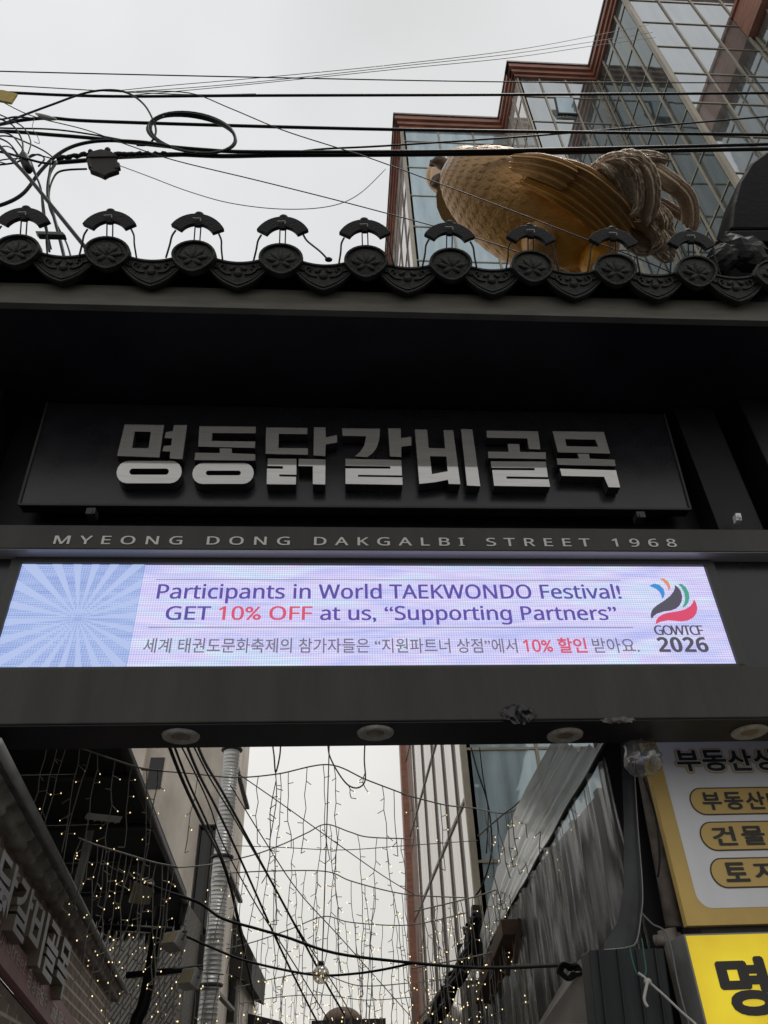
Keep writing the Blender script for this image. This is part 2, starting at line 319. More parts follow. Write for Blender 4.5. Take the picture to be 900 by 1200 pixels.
class MB:
    def __init__(s): s.v = []; s.f = []; s.uv = {}
    def add(s, vs, fs):
        b = len(s.v); s.v += [V(x) for x in vs]; s.f += [tuple(i+b for i in f) for f in fs]; return s
    def quad(s, a, b, c, d, uv=None):
        s.add((a, b, c, d), ((0, 1, 2, 3),))
        if uv: s.uv[len(s.f)-1] = uv
        return s
    def box(s, lo, hi):
        x0, y0, z0 = lo; x1, y1, z1 = hi
        return s.add([(x0,y0,z0),(x1,y0,z0),(x1,y1,z0),(x0,y1,z0),(x0,y0,z1),(x1,y0,z1),(x1,y1,z1),(x0,y1,z1)],
                     [(3,2,1,0),(4,5,6,7),(0,1,5,4),(1,2,6,5),(2,3,7,6),(3,0,4,7)])
    def obox(s, c, ax, ay, az):
        c, ax, ay, az = V(c), V(ax), V(ay), V(az)
        p = [c+ax*i+ay*j+az*k for k in (-1, 1) for i, j in ((-1,-1),(1,-1),(1,1),(-1,1))]
        return s.add(p, [(3,2,1,0),(4,5,6,7),(0,1,5,4),(1,2,6,5),(2,3,7,6),(3,0,4,7)])
    def bar(s, a, b, w, h, up=(0, 0, 1)):
        a, b = V(a), V(b); d = (b-a); x = d.normalized(); y = V(up).cross(x)
        if y.length < 1e-4: y = V((1, 0, 0)).cross(x)
        y.normalize(); z = x.cross(y)
        return s.obox((a+b)/2, d/2, y*(w/2), z*(h/2))
    def prism(s, pts, off):
        n = len(pts); off = V(off); pts = [V(p) for p in pts]
        fs = [tuple(range(n)), tuple(range(2*n-1, n-1, -1))] + [(i, i+n, (i+1) % n+n, (i+1) % n) for i in range(n)]
        return s.add(pts+[p+off for p in pts], fs)
    def tube(s, pts, r, n=6, caps=True, flat=1., side=None):
        pts = [V(p) for p in pts]; N = len(pts); rs = r if isinstance(r, (list, tuple)) else [r]*N
        ref = None; vs = []
        for i, p in enumerate(pts):
            d = (pts[min(i+1, N-1)]-pts[max(i-1, 0)])
            d = d.normalized() if d.length > 1e-9 else V((0, 0, 1))
            if ref is None:
                ref = V(side) if side is not None else (V((0, 0, 1)) if abs(d.z) < .9 else V((1, 0, 0)))
            a = (ref - d*ref.dot(d))
            if a.length < 1e-5: a = d.orthogonal()
            a.normalize(); b = d.cross(a)
            if side is None: ref = a
            for k in range(n):
                t = 2*pi*k/n; vs.append(p + a*(cos(t)*rs[i]) + b*(sin(t)*rs[i]*flat))
        fs = [(i*n+k, i*n+(k+1) % n, (i+1)*n+(k+1) % n, (i+1)*n+k) for i in range(N-1) for k in range(n)]
        if caps: fs += [tuple(range(n-1, -1, -1)), tuple((N-1)*n+k for k in range(n))]
        return s.add(vs, fs)
    def ell(s, c, ax, ay, az, nu=20, nv=12, fn=None):
        c, ax, ay, az = V(c), V(ax), V(ay), V(az); vs = []
        for j in range(nv+1):
            th = pi*j/nv
            for i in range(nu):
                ph = 2*pi*i/nu
                k = 1 if fn is None else fn(j/nv, i/nu)
                vs.append(c + (ax*cos(th) + (ay*cos(ph) + az*sin(ph))*sin(th))*k)
        fs = [(j*nu+i, j*nu+(i+1) % nu, (j+1)*nu+(i+1) % nu, (j+1)*nu+i) for j in range(nv) for i in range(nu)]
        return s.add(vs, fs)
    def build(s, name, m, parent=None, smooth=False, bevel=0, fix=True):
        o0 = origin(parent) if parent is not None else V((0, 0, 0))
        me = bpy.data.meshes.new(name); me.from_pydata([tuple(p-o0) for p in s.v], [], s.f)
        if s.uv:
            l = me.uv_layers.new(name='UVMap')
            for fi, uv in s.uv.items():
                for k, li in enumerate(me.polygons[fi].loop_indices): l.data[li].uv = uv[k]
        me.validate()
        if fix and not s.uv:
            bm = bmesh.new(); bm.from_mesh(me); bmesh.ops.remove_doubles(bm, verts=bm.verts, dist=1e-5)
            bmesh.ops.recalc_face_normals(bm, faces=bm.faces); bm.to_mesh(me); bm.free()
        if m is not None: me.materials.append(m)
        if smooth:
            for p in me.polygons: p.use_smooth = True
        o = bpy.data.objects.new(name, me); COL.objects.link(o)
        if parent is not None: o.parent = parent
        if bevel:
            b = o.modifiers.new('bevel', 'BEVEL'); b.width = bevel; b.segments = 2; b.limit_method = 'ANGLE'; b.angle_limit = radians(40)
        return o

def spline(pts, n=6):
    P = [V(p) for p in pts]
    if len(P) < 3: return P
    o = []
    for i in range(len(P)-1):
        p0, p1, p2, p3 = P[max(i-1, 0)], P[i], P[i+1], P[min(i+2, len(P)-1)]
        for k in range(n):
            t = k/n
            o.append(.5*((2*p1)+(p2-p0)*t+(2*p0-5*p1+4*p2-p3)*t*t+(3*p1-p0-3*p2+p3)*t**3))
    return o+[P[-1]]

_tc = {}
def sans(s, bold=False):
    """the same letters from the plain sans-serif range of the built-in font stack"""
    o = ''
    for c in s:
        if 'A' <= c <= 'Z': o += chr((0x1D5D4 if bold else 0x1D5A0)+ord(c)-65)
        elif 'a' <= c <= 'z': o += chr((0x1D5EE if bold else 0x1D5BA)+ord(c)-97)
        elif '0' <= c <= '9': o += chr((0x1D7EC if bold else 0x1D7E2)+ord(c)-48)
        else: o += c
    return o
def text2d(s, off=0., space=1., wordspace=1.):
    """outline of a line of text as flat mesh data, scaled so that x runs 0..1 and the height of its tallest letter is 1"""
    key = (s, off, space, wordspace)
    if key in _tc: return _tc[key]
    cu = bpy.data.curves.new('lettering', 'FONT'); cu.body = s; cu.size = 1; cu.offset = off; cu.space_character = space; cu.space_word = wordspace; cu.resolution_u = 4
    ob = bpy.data.objects.new('lettering', cu); COL.objects.link(ob)
    dg = bpy.context.evaluated_depsgraph_get(); me = bpy.data.meshes.new_from_object(ob.evaluated_get(dg))
    vs = [(v.co.x, v.co.y) for v in me.vertices]; fs = [tuple(p.vertices) for p in me.polygons]
    bpy.data.objects.remove(ob); bpy.data.curves.remove(cu); bpy.data.meshes.remove(me)
    _tc[key] = (vs, fs); return vs, fs
def heavy(ch, rad, n=10):
    """a letter thickened evenly by rad on all sides: copies set round a small circle, each a hair in front of the last"""
    vs, fs = text2d(ch); k = len(vs); V_, F_ = [], []
    ds = [(0, 0)] + [(rad*cos(2*pi*i/n), rad*sin(2*pi*i/n)) for i in range(n)]
    for c, (dx, dy) in enumerate(ds):
        V_ += [(x+dx, y+dy, c) for x, y in vs]; F_ += [tuple(i+k*c for i in f) for f in fs]
    return V_, F_
def put_text(mb, s, L, R, up, hgt, off=0., space=1., wordspace=1., capref=None, strike=0., bold=False):
    """lays the text from L to R (baseline) with letters hgt high along 'up'"""
    vs, fs = text2d(sans(s, bold), off, space, wordspace)
    if strike:                                        # struck three times, a hair apart, for a heavier face
        n = len(vs); vs = [(x+dx, y+dy) for dx, dy in ((-strike, 0), (strike, 0), (0, strike*.8), (0, 0))for x, y in vs]; fs = [tuple(i+n*k for i in f) for k in range(4) for f in fs]
    x0 = min(v[0] for v in vs); x1 = max(v[0] for v in vs)
    cap = capref or .7; nn = len(vs)//4 if strike else len(vs); front = V(up).cross(V(R)-V(L)).normalized()*-.0003
    L, R, up = V(L), V(R), V(up).normalized(); ex = (R-L)
    return mb.add([L + ex*((v[0]-x0)/(x1-x0)) + up*(v[1]/cap*hgt) + front*(k//nn) for k, v in enumerate(vs)], fs)

def put_words(name, m, parent, gap, s, L, R, up, hgt, **k):
    """a line of text whose letters (gap 0) or words (gap > 0) are meshes of their own"""
    b = MB(); put_text(b, s, L, R, up, hgt, **k); n = len(b.v); par = list(range(n))
    def fd(a):
        while par[a] != a: par[a] = par[par[a]]; a = par[a]
        return a
    for f in b.f:
        for q in f[1:]: par[fd(q)] = fd(f[0])
    e = (V(R)-V(L)).normalized(); comp = {}
    for i_ in range(n): comp.setdefault(fd(i_), []).append(i_)
    iv = sorted((min((b.v[i_]-V(L)).dot(e) for i_ in c), max((b.v[i_]-V(L)).dot(e) for i_ in c), k_) for k_, c in comp.items())
    groups = []
    for a, z, k_ in iv:
        if groups and a <= groups[-1][1]+gap*hgt: groups[-1][1] = max(groups[-1][1], z); groups[-1][2].add(k_)
        else: groups.append([a, z, {k_}])
    res = []
    for a, z, ks in groups:
        idx = [i_ for i_ in range(n) if fd(i_) in ks]; mp = {q: w_ for w_, q in enumerate(idx)}
        mb = MB(); mb.add([b.v[q] for q in idx], [tuple(mp[q] for q in f) for f in b.f if f[0] in mp]); res.append(mb.build(name, m, parent, fix=False))
    return res

def curve_solid(name, loops, thick, m_face, m_side, parent, bevel=.004):
    """a flat letter with holes, given as loops of 3-D points in one plane, extruded by the vector thick"""
    P = [V(p) for p in loops[0]]; thick = V(thick); nrm = thick.normalized()
    ex = (P[1]-P[0]); ex = (ex-nrm*ex.dot(nrm)).normalized(); ey = nrm.cross(ex); O = P[0]
    cu = bpy.data.curves.new(name, 'CURVE'); cu.dimensions = '2D'; cu.fill_mode = 'BOTH'
    for lp in loops:
        sp = cu.splines.new('POLY'); sp.points.add(len(lp)-1); sp.use_cyclic_u = True
        for i, p in enumerate(lp):
            d = V(p)-O; sp.points[i].co = (d.dot(ex), d.dot(ey), 0, 1)
    ob = bpy.data.objects.new(name, cu); COL.objects.link(ob)
    dg = bpy.context.evaluated_depsgraph_get(); me0 = bpy.data.meshes.new_from_object(ob.evaluated_get(dg))
    vs = [O + ex*v.co.x + ey*v.co.y for v in me0.vertices]; fs = [tuple(p.vertices) for p in me0.polygons]
    bpy.data.objects.remove(ob); bpy.data.curves.remove(cu); bpy.data.meshes.remove(me0)
    b = MB(); b.add(vs, fs)
    face = b.build(name, m_face, parent)
    b2 = MB()
    for lp in loops:
        n = len(lp); a = [V(p)+nrm*.002 for p in lp]
        b2.add(a+[p+thick for p in a], [(i, (i+1) % n, (i+1) % n+n, i+n) for i in range(n)])
    side = b2.build('letter_return', m_side, face)
    return face

X, Z = V((1, 0, 0)), V((0, 0, 1))

# ================================================================== SETTING: ground and far roofs
g = MB(); g.box((-400, -400, -.3), (400, 400, 0)); props(g.build('ground', M['ground']), kind='structure')
al = MB(); al.box((-1.9, 5.4, .0005), (1.9, 60, .012)); 
props(al.build('alley_paving', mat('grey_paving', (.10, .098, .092), .5, var=.3, vscale=3, bump=.3)), kind='structure')

# ================================================================== GLASS BUILDING
ZR = 27.7
gb = thing('glass_building', (6, 12, 0), 'tall stepped glass office building with red brown cornices behind the gate', 'building')
Y1, Y2, Y3 = 12., 10.25, 7.8
X1, X2, X3, X4 = 2.08, 5.58, 8.2, 11.15
def wall(name, a, b, z0, z1, m, th=.12):
    """a glass wall from a to b in plan, with thickness behind it"""
    ax, ay = a; bx, by = b; d = V((bx-ax, by-ay, 0)).normalized(); n = V((d.y, -d.x, 0))
    mb = MB(); mb.prism([(ax, ay, z0), (bx, by, z0), (bx, by, z1), (ax, ay, z1)], -n*th)
    return mb.build(name, m, gb)
def grid(wallo, a, b, z0, z1, us, zs, m, wu=.05, wz=.04, name='mullion_grid', depth=.03):
    ax, ay = a; bx, by = b; L = V((bx-ax, by-ay, 0)); d = L.normalized(); n = V((d.y, -d.x, 0)); mb = MB()
    for u in us:
        p = V((ax, ay, 0)) + d*u + n*(depth*.5+.002)
        mb.obox(p+Z*((z0+z1)/2), d*(wu/2), n*(depth/2), Z*((z1-z0)/2))
    for z in zs:
        p = V((ax, ay, z)) + L/2 + n*(depth*.32+.002)
        mb.obox(p, L/2, n*(depth*.32), Z*(wz/2))
    return mb.build(name, m, wallo)
zt = ZR-.55
lo_z = 0
f1 = wall('front_wall', (X1, Y1), (X2, Y1), lo_z, zt, M['glass_b'])
grid(f1, (X1, Y1), (X2, Y1), lo_z, zt, [.03, 1.2, 2.35, 3.44], [26.4-1.66*k for k in range(12)]+[6.22, 4.52, 2.9], M['mullion'])
w1 = wall('side_wall', (X1, 21.8), (X1, Y1), lo_z, zt, M['glass_c'])
grid(w1, (X1, 21.8), (X1, Y1), lo_z, zt, [.06, 2.2, 4.2, 6.0, 7.5, 8.8], [26.0-2.05*k for k in range(13)], M['mullion_dk'], wu=.055, wz=.06)
f2 = wall('front_wall', (X2, Y2), (X3, Y2), lo_z, zt, M['glass_a'])
grid(f2, (X2, Y2), (X3, Y2), lo_z, zt, [.03, .72, 1.55, 2.45], [25.9-1.62*k for k in range(14)], M['mullion'])
w2 = wall('side_wall', (X2, Y1), (X2, Y2), lo_z, zt, M['glass_c'])
grid(w2, (X2, Y1), (X2, Y2), lo_z, zt, [.03, .6, 1.15, 1.72], [25.9-1.62*k for k in range(14)], M['mullion'], wu=.05)
w3 = wall('side_wall', (X3, Y2), (X3, Y3), lo_z, zt, M['glass_d'])
grid(w3, (X3, Y2), (X3, Y3), lo_z, zt, [.05, .62, 1.24, 1.86], [26.5-1.62*k for k in range(14)], M['mullion'], wu=.06)
f3 = wall('front_wall', (X3, Y3), (X4+3, Y3), lo_z, zt, M['glass_a'])
grid(f3, (X3, Y3), (X4+3, Y3), lo_z, zt, [.98, 1.96, 2.9], [26.62-1.62*k for k in range(15)], M['mullion'])
c3 = MB(); c3.box((X3-.055, Y3-.055, 0), (X3+.055, Y3+.055, zt)); c3.build('corner_mullion', M['mullion'], gb)
c1 = MB(); c1.box((X1-.05, Y1-.05, 0), (X1+.05, Y1+.05, zt)); c1.build('corner_mullion', M['mullion'], gb)
c0 = MB(); c0.box((X1-.16, 21.55, 0), (X1+.1, 22.0, zt)); c0.build('corner_pilaster', M['cornice'], gb)
w4 = wall('side_wall', (X4+.12, Y3), (X4+.12, 5.2), lo_z, 24.2, M['glass_a'])
grid(w4, (X4+.12, Y3), (X4+.12, 5.2), lo_z, 24.2, [.04, .7, 1.3, 1.9], [23.5-1.62*k for k in range(12)], M['mullion'], wu=.05)
cn = MB(); cn.box((X4-.1, 5.0, 24.25), (X4+.5, Y3-.01, 25.55)); cn.box((X4-.16, 4.95, 25.552), (X4+.5, Y3-.01, 25.7)); cn.build('cornice', M['cornice'], gb)
bk = MB()                                        # body of the building behind its glass
bk.box((X1+.14, Y1+.14, 0), (X4+3, 21.6, ZR-.6)); bk.box((X2+.14, Y2+.14, 0), (X4+2.9, Y1+.13, ZR-.62)); bk.box((X3+.14, Y3+.14, 0), (X4+2.8, Y2+.13, ZR-.64))
bk.build('building_core', M['concrete_dk'], gb)
def cornice(pts, z0, z1, proj, m, name):
    """a stepped moulding along plan points (outer side to the left of travel)"""
    mb = MB()
    for i in range(len(pts)-1):
        a, b = V((*pts[i], 0)), V((*pts[i+1], 0)); d = (b-a).normalized(); n = V((d.y, -d.x, 0))
        e0 = proj if i == 0 else (proj if (d.cross((V((*pts[i], 0))-V((*pts[i-1], 0))).normalized())).z < 0 else -proj)
        for k, (za, zb, pr) in enumerate(((z0, z0+.16, proj*.35), (z0+.162, z0+.40, proj*.72), (z0+.402, z1, proj))):
            p = a - d*0.02; q = b + d*pr*.98
            mb.prism([p+n*pr+Z*za, q+n*pr+Z*za, q-n*.1+Z*za, p-n*.1+Z*za], Z*(zb-za))
    return mb.build(name, m, gb)
for a, b in (((X1, 21.8), (X1, Y1)), ((X1, Y1), (X2, Y1)), ((X2, Y1), (X2, Y2)), ((X2, Y2), (X3, Y2)), ((X3, Y2), (X3, Y3)), ((X3, Y3), (X4+3, Y3))):
    front = abs(a[1]-b[1]) < .01
    eps = .004 if front else 0
    ca = a if not front else (a[0], a[1]); 
    mb = MB()
    for k, (za, zb, pr) in enumerate(((zt, zt+.15, .08), (zt+.151, zt+.34, .15), (zt+.341, ZR, .23))):
        if front: mb.box((a[0]-pr if a[0] != b[0] else a[0], a[1]-pr+eps, za+eps), (b[0], a[1]+.1, zb+eps))
        else: mb.box((a[0]-pr, b[1]-pr, za), (a[0]+.1, a[1]-(0 if a[1] > 20 else .001), zb))
    mb.build('cornice', M['cornice'], gb)
    mb = MB()
    if front: mb.box((a[0]-.27, a[1]-.27+eps, ZR+.006+eps), (b[0]+.0, a[1]+.12, ZR+.10+eps))
    else: mb.box((a[0]-.27, b[1]-.27, ZR+.006), (a[0]+.12, a[1]-.002, ZR+.10))
    mb.build('cornice_edge', M['cornice_dark'], gb)
# a top-hung sash pushed open
sw = MB(); p = onY(663, 125, Y2-.12); sw.obox(p, X*.30, V((0, .03, -.006)), V((0, -.06, .40)))
so_ = sw.build('open_window', M['frame_dk'], gb)
sp_ = MB(); sp_.obox(p+V((0, -.036, 0)), X*.26, V((0, .008, 0)), V((0, -.06, .35))); sp_.build('pane', M['glass_b'], so_)

# ================================================================== GATE
DY = 4.6
gate = thing('street_gate', (.3, 4.6, 0), 'dark grey tile roofed street gate spanning the alley, with name band in silver capitals', 'gate')
GX0, GX1 = -3.35, 4.25
TS = .658                                         # spacing of the roof tiles
# columns
for x0, x1 in ((GX0+.12, GX0+.62), (3.52, 4.1)):
    c = MB(); c.box((x0, 4.5, 0), (x1, 5.0, 6.45)); c.build('column', M['paint_dark'], gate, bevel=.01)
# upper back wall, soffit, fascia, roof deck
b = MB(); b.box((GX0+.6, 4.86, 3.9), (3.52, 5.0, 6.462)); b.build('back_wall', M['paint_dark'], gate)
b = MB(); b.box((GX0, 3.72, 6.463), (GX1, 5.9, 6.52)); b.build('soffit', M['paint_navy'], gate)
b = MB(); b.box((GX0-.02, 3.66, 6.455), (GX1+.02, 3.72, 6.70)); b.build('fascia_board', M['paint_olive'], gate, bevel=.004)
b = MB(); b.box((GX0, 3.725, 6.525), (GX1, 3.735, 6.92)); b.build('eave_shade_strip', M['paint_dark'], gate)  # near-black strip stands in for the tiles' shadow above the fascia
# right-hand post beside the sign panel
b = MB(); b.box((2.98, 4.62, 5.0), (3.34, 4.85, 6.46)); b.build('side_post', M['paint_dark'], gate, bevel=.006)
# name band, with its lettering
BY = 4.46
b = MB(); b.box((GX0+.6, BY, 4.782), (3.52, 4.70, 4.985)); band = b.build('name_band', M['paint_beam'], gate, bevel=.004)
b = MB(); b.box((GX0+.64, BY+.008, 4.777), (3.5, 4.585, 4.7815)); b.build('band_glow_strip', mat('glow_grey_underside', (.34, .33, .34), .22, spec=.6), gate)  # pale sheet added so the screen's glow reads under the band
t = MB()
cap = .07
lb, rb = onY(62, 637.3, BY-.004), onY(794, 640.8, BY-.004)
put_words('letter', M['silver_text'], band, 0., 'MYEONG DONG DAKGALBI STREET 1968', lb, rb, Z, cap, off=0, strike=.016, space=1.75, wordspace=1.0, capref=.714)
# lower beam
b = MB()
nx = 60
b.box((GX0+.6, BY, 3.50), (3.52, 4.84, 3.86)); beam = b.build('lower_beam', M['paint_beam'], gate, bevel=.008)
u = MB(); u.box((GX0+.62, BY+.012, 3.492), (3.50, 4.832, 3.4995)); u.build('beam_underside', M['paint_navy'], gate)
# torn tape and dents at the edge of the beam
def crumple(name, pts, m, seed, parent, amp=.02, smooth=False):
    rnd = random.Random(seed); mb = MB(); N, Q = 14, 7
    a, bb, c, d = [V(p) for p in pts]; vs = []
    for j in range(Q):
        for i in range(N):
            s, q = i/(N-1), j/(Q-1)
            s, q = 2*s-1, 2*q-1; s, q = s*sqrt(1-q*q/2), q*sqrt(1-s*s/2); g_ = 1-.18*abs(sin(5*math.atan2(q, s+1e-6)+seed)); s, q = .5+s*g_/2, .5+q*g_/2
            p = (a*(1-s)+bb*s)*(1-q) + (d*(1-s)+c*s)*q
            e = sin(pi*s)*sin(pi*q)
            vs.append(p + V((rnd.uniform(-1, 1)*amp*.5, -abs(rnd.gauss(0, 1))*amp*e*1.4-.002, rnd.uniform(-1, 1)*amp*(.5+.5*e))))
    mb.add(vs, [(j*N+i, j*N+i+1, (j+1)*N+i+1, (j+1)*N+i) for j in range(Q-1) for i in range(N-1)])
    return mb.build(name, m, parent, smooth=smooth, fix=False)
M['tape'] = mat('shiny_black_tape', (.014, .014, .015), .38, spec=.5)
crumple('torn_tape', [onY(x, y, BY-.006) for x, y in ((583, 823), (628, 826), (631, 851), (588, 850))], M['tape'], 3, beam, .012)
crumple('dented_sheet', [onY(x, y, BY-.006) for x, y in ((700, 842), (742, 839), (750, 847), (704, 849))], mat('bent_bare_metal', (.085, .08, .07), .4, metal=.3), 5, beam, .008, True)
# side panels of the screen recess and little brackets
b = MB(); b.box((2.80, 4.585, 3.862), (3.52, 4.70, 4.78)); b.build('recess_panel', M['panel'], gate)
b = MB(); b.box((GX0+.6, 4.585, 3.862), (-2.25, 4.70, 4.78)); b.build('recess_panel', M['panel'], gate)
for px_, py_ in ((108, 603), (749, 607)):
    p = onY(px_, py_, 4.66); b = MB(); b.obox(p, X*.035, V((0, .05, 0)), Z*.03); b.obox(p+V((0, -.03, -.02)), X*.02, V((0, .03, 0)), Z*.02); b.build('panel_bracket', M['frame_dk'], gate, bevel=.006)
p = onY(864, 608, 4.52); b = MB(); b.obox(p, X*.022, V((0, .03, 0)), V((.006, 0, .036))); b.ell(p+V((0, -.03, -.01)), X*.018, V((0, .02, 0)), Z*.02, 10, 6)
b.build('sensor', M['sign_white'], gate, bevel=.006)

# roof slopes: barrels, pans, end tiles
SL = radians(21); ex = X; dn = V((0, -cos(SL), -sin(SL))); nr = V((0, -sin(SL), cos(SL)))   # dn runs down the slope, nr is its normal
RF0 = V((0, 3.46, 6.83))                           # middle of the line of round end tiles
TILES = [.222 + TS*i for i in range(-5, 6)]
rl = 1.95
deck = MB()
yb = 3.74; ridge_y = RF0.y + rl*cos(SL); ridge_z = RF0.z + rl*sin(SL) - .16
deck.prism([(GX0, yb, 6.72), (GX0, ridge_y, ridge_z), (GX0, 2*ridge_y-yb, 6.72), (GX0, 2*ridge_y-yb, 6.53), (GX0, yb, 6.53)], (GX1-GX0, 0, 0))
deck.build('roof_deck', M['tile'], gate)
pan = MB(); barrel = MB()
def arch(c, r, n, a0, a1): return [c + ex*(r*cos(a0+(a1-a0)*i/n)) + nr*(r*sin(a0+(a1-a0)*i/n)) for i in range(n+1)]
for i, tx in enumerate(TILES):
    for side in (0, 1):
        def S_(p):
            return p if side == 0 else V((p.x, 2*ridge_y-p.y, p.z))
        c0_ = V((tx, RF0.y, RF0.z)) - nr*.02; c1_ = c0_ - dn*rl
        A = arch(c0_, .125, 8, 0, pi); B = arch(c1_, .125, 8, 0, pi)
        barrel.add([S_(p) for p in A+B], [(k, k+1, k+10, k+9) for k in range(8)])
        if i < len(TILES)-1:
            m0 = c0_ + ex*(TS/2) + nr*.05 - dn*.10
            A = [m0 + ex*x + nr*(-.10*(1-(x/.22)**2)) for x in [-.22+.44*k/8 for k in range(9)]]
            B = [p - dn*rl for p in A]
            pan.add([S_(p) for p in A+B], [(k, k+1, k+10, k+9) for k in range(8)])
barrel.build('roof_tile_rows', M['tile'], gate, smooth=True); pan.build('roof_pan_rows', M['tile'], gate, smooth=True)
rg = MB(); rg.tube([(GX0, ridge_y, ridge_z+.28), (GX1, ridge_y, ridge_z+.28)], .22, 12); rg.box((GX0, ridge_y-.16, ridge_z+.0), (GX1, ridge_y+.16, ridge_z+.28)); rg.build('roof_ridge', M['tile'], gate)

def end_disc(c):
    """round eave tile end: shield-like plate with a rim and a lotus in relief"""
    mb = MB(); N = 28; ring = []
    for k in range(N):
        t = 2*pi*k/N; x = .172*cos(t); y = .128*sin(t)
        if y < 0: y = -.162*(abs(sin(t))**1.25)*(1-.12*abs(cos(t)))
        ring.append((x, y))
    P = lambda x, y, h: c + ex*x + nr*y + dn*h
    levels = [(1.0, -.05), (1.0, .0), (.98, .014), (.88, .014), (.84, -.004), (.5, .004), (.0, .012)]
    vs = []; 
    for s, h in levels[:-1]: vs += [P(x*s, y*s, h) for x, y in ring]
    fs = [(l*N+k, l*N+(k+1) % N, (l+1)*N+(k+1) % N, (l+1)*N+k) for l in range(len(levels)-2) for k in range(N)]
    vs.append(P(0, 0, levels[-1][1])); L = (len(levels)-2)*N
    fs += [(L+k, L+(k+1) % N, len(vs)-1) for k in range(N)]
    mb.add(vs, fs)
    for a in (90, 52, 128, 18, 162):               # petals fanning from the lower middle
        a_ = radians(a); o = P(.0, -.05, .006); d = ex*cos(a_)+nr*sin(a_); q = ex*-sin(a_)+nr*cos(a_)
        mb.ell(o+d*.066, d*.054, q*.019, dn*.016, 10, 6)
    for a in (215, 325): 
        a_ = radians(a); o = P(.0, -.04, .006); d = ex*cos(a_)+nr*sin(a_); q = ex*-sin(a_)+nr*cos(a_)
        mb.ell(o+d*.045, d*.038, q*.02, dn*.014, 10, 6)
    return mb
def end_pan(c):
    """crescent eave tile end between two round ones, with scrolls in relief"""
    mb = MB(); N = 20; P = lambda x, y, h: c + ex*x + nr*y + dn*h
    up_ = [(-.30+.60*k/N) for k in range(N+1)]
    def yu(x): return -.105*(1-(x/.32)**2)+.03
    def yl(x): return -.105*(1-(x/.32)**2)+.03 - (.178+.06*max(0, 1-abs(x)/.20))*(max(.05, 1-(abs(x)/.33)**3))
    vs = []
    for h in (-.05, .0):
        vs += [P(x, yu(x), h) for x in up_] + [P(x, yl(x), h) for x in up_]
    W = N+1
    fs = []
    for k in range(N):
        fs += [(2*W+k, 2*W+k+1, 3*W+k+1, 3*W+k), (k+1, k, W+k, W+k+1), (k, k+1, 2*W+k+1, 2*W+k), (W+k+1, W+k, 3*W+k, 3*W+k+1)]
    mb.add(vs, fs)
    mb.tube([P(x, yl(x)+.012, .006) for x in up_], .011, 5); mb.tube([P(x*.86, yl(x*.86)+.042, .004) for x in up_], .006, 5)
    mb.tube([P(x, yu(x)-.006, .004) for x in up_], .012, 5)
    mb.ell(P(0, -.172, .004), ex*.034, nr*.030, dn*.018, 10, 6)
    for s in (-1, 1):
        sc = [(.05, -.178), (.10, -.170), (.140, -.132), (.125, -.098), (.095, -.108), (.105, -.134)]
        mb.tube(spline([P(s*x, y, .006) for x, y in sc], 4), .009, 5)
        sc = [(.15, -.128), (.19, -.108), (.205, -.075), (.185, -.06)]
        mb.tube(spline([P(s*x, y, .006) for x, y in sc], 4), .008, 5)
        for a in (55, 100, 150): mb.ell(P(s*.050*cos(radians(a-55)), -.172+.052*sin(radians(a)), .006), ex*.019, nr*.017, dn*.012, 8, 5)
    return mb
proto_d = end_disc(V((0, 0, 0))).build('round_end_tile', M['tile'], None, smooth=False)
proto_p = end_pan(V((0, 0, 0))).build('curved_end_tile', M['tile'], None, smooth=False)
for o in (proto_d, proto_p):
    for p in o.data.polygons: p.use_smooth = True
    try: o.data.set_sharp_from_angle(angle=radians(35))
    except Exception: pass
zz = lambda x: -.006*x                             # the eave line sags very slightly to the right
go = origin(gate)
for i, tx in enumerate(TILES):
    o = proto_d if i == 0 else proto_d.copy()
    if i: COL.objects.link(o)
    o.parent = gate; o.location = V((tx+random.uniform(-.008, .008), RF0.y, RF0.z+zz(tx)+random.uniform(-.006, .006))) - go; o.rotation_euler = (radians(random.uniform(-3, 3)), radians(random.uniform(-5, 5)), radians(random.uniform(-3, 3)))
    if i < len(TILES)-1:
        o = proto_p if i == 0 else proto_p.copy()
        if i: COL.objects.link(o)
        o.parent = gate; o.location = V((tx+TS/2, RF0.y+.03, RF0.z+.06+zz(tx)+random.uniform(-.008, .006))) - go; o.rotation_euler = (radians(random.uniform(-2, 2)), radians(random.uniform(-2, 2)), 0)

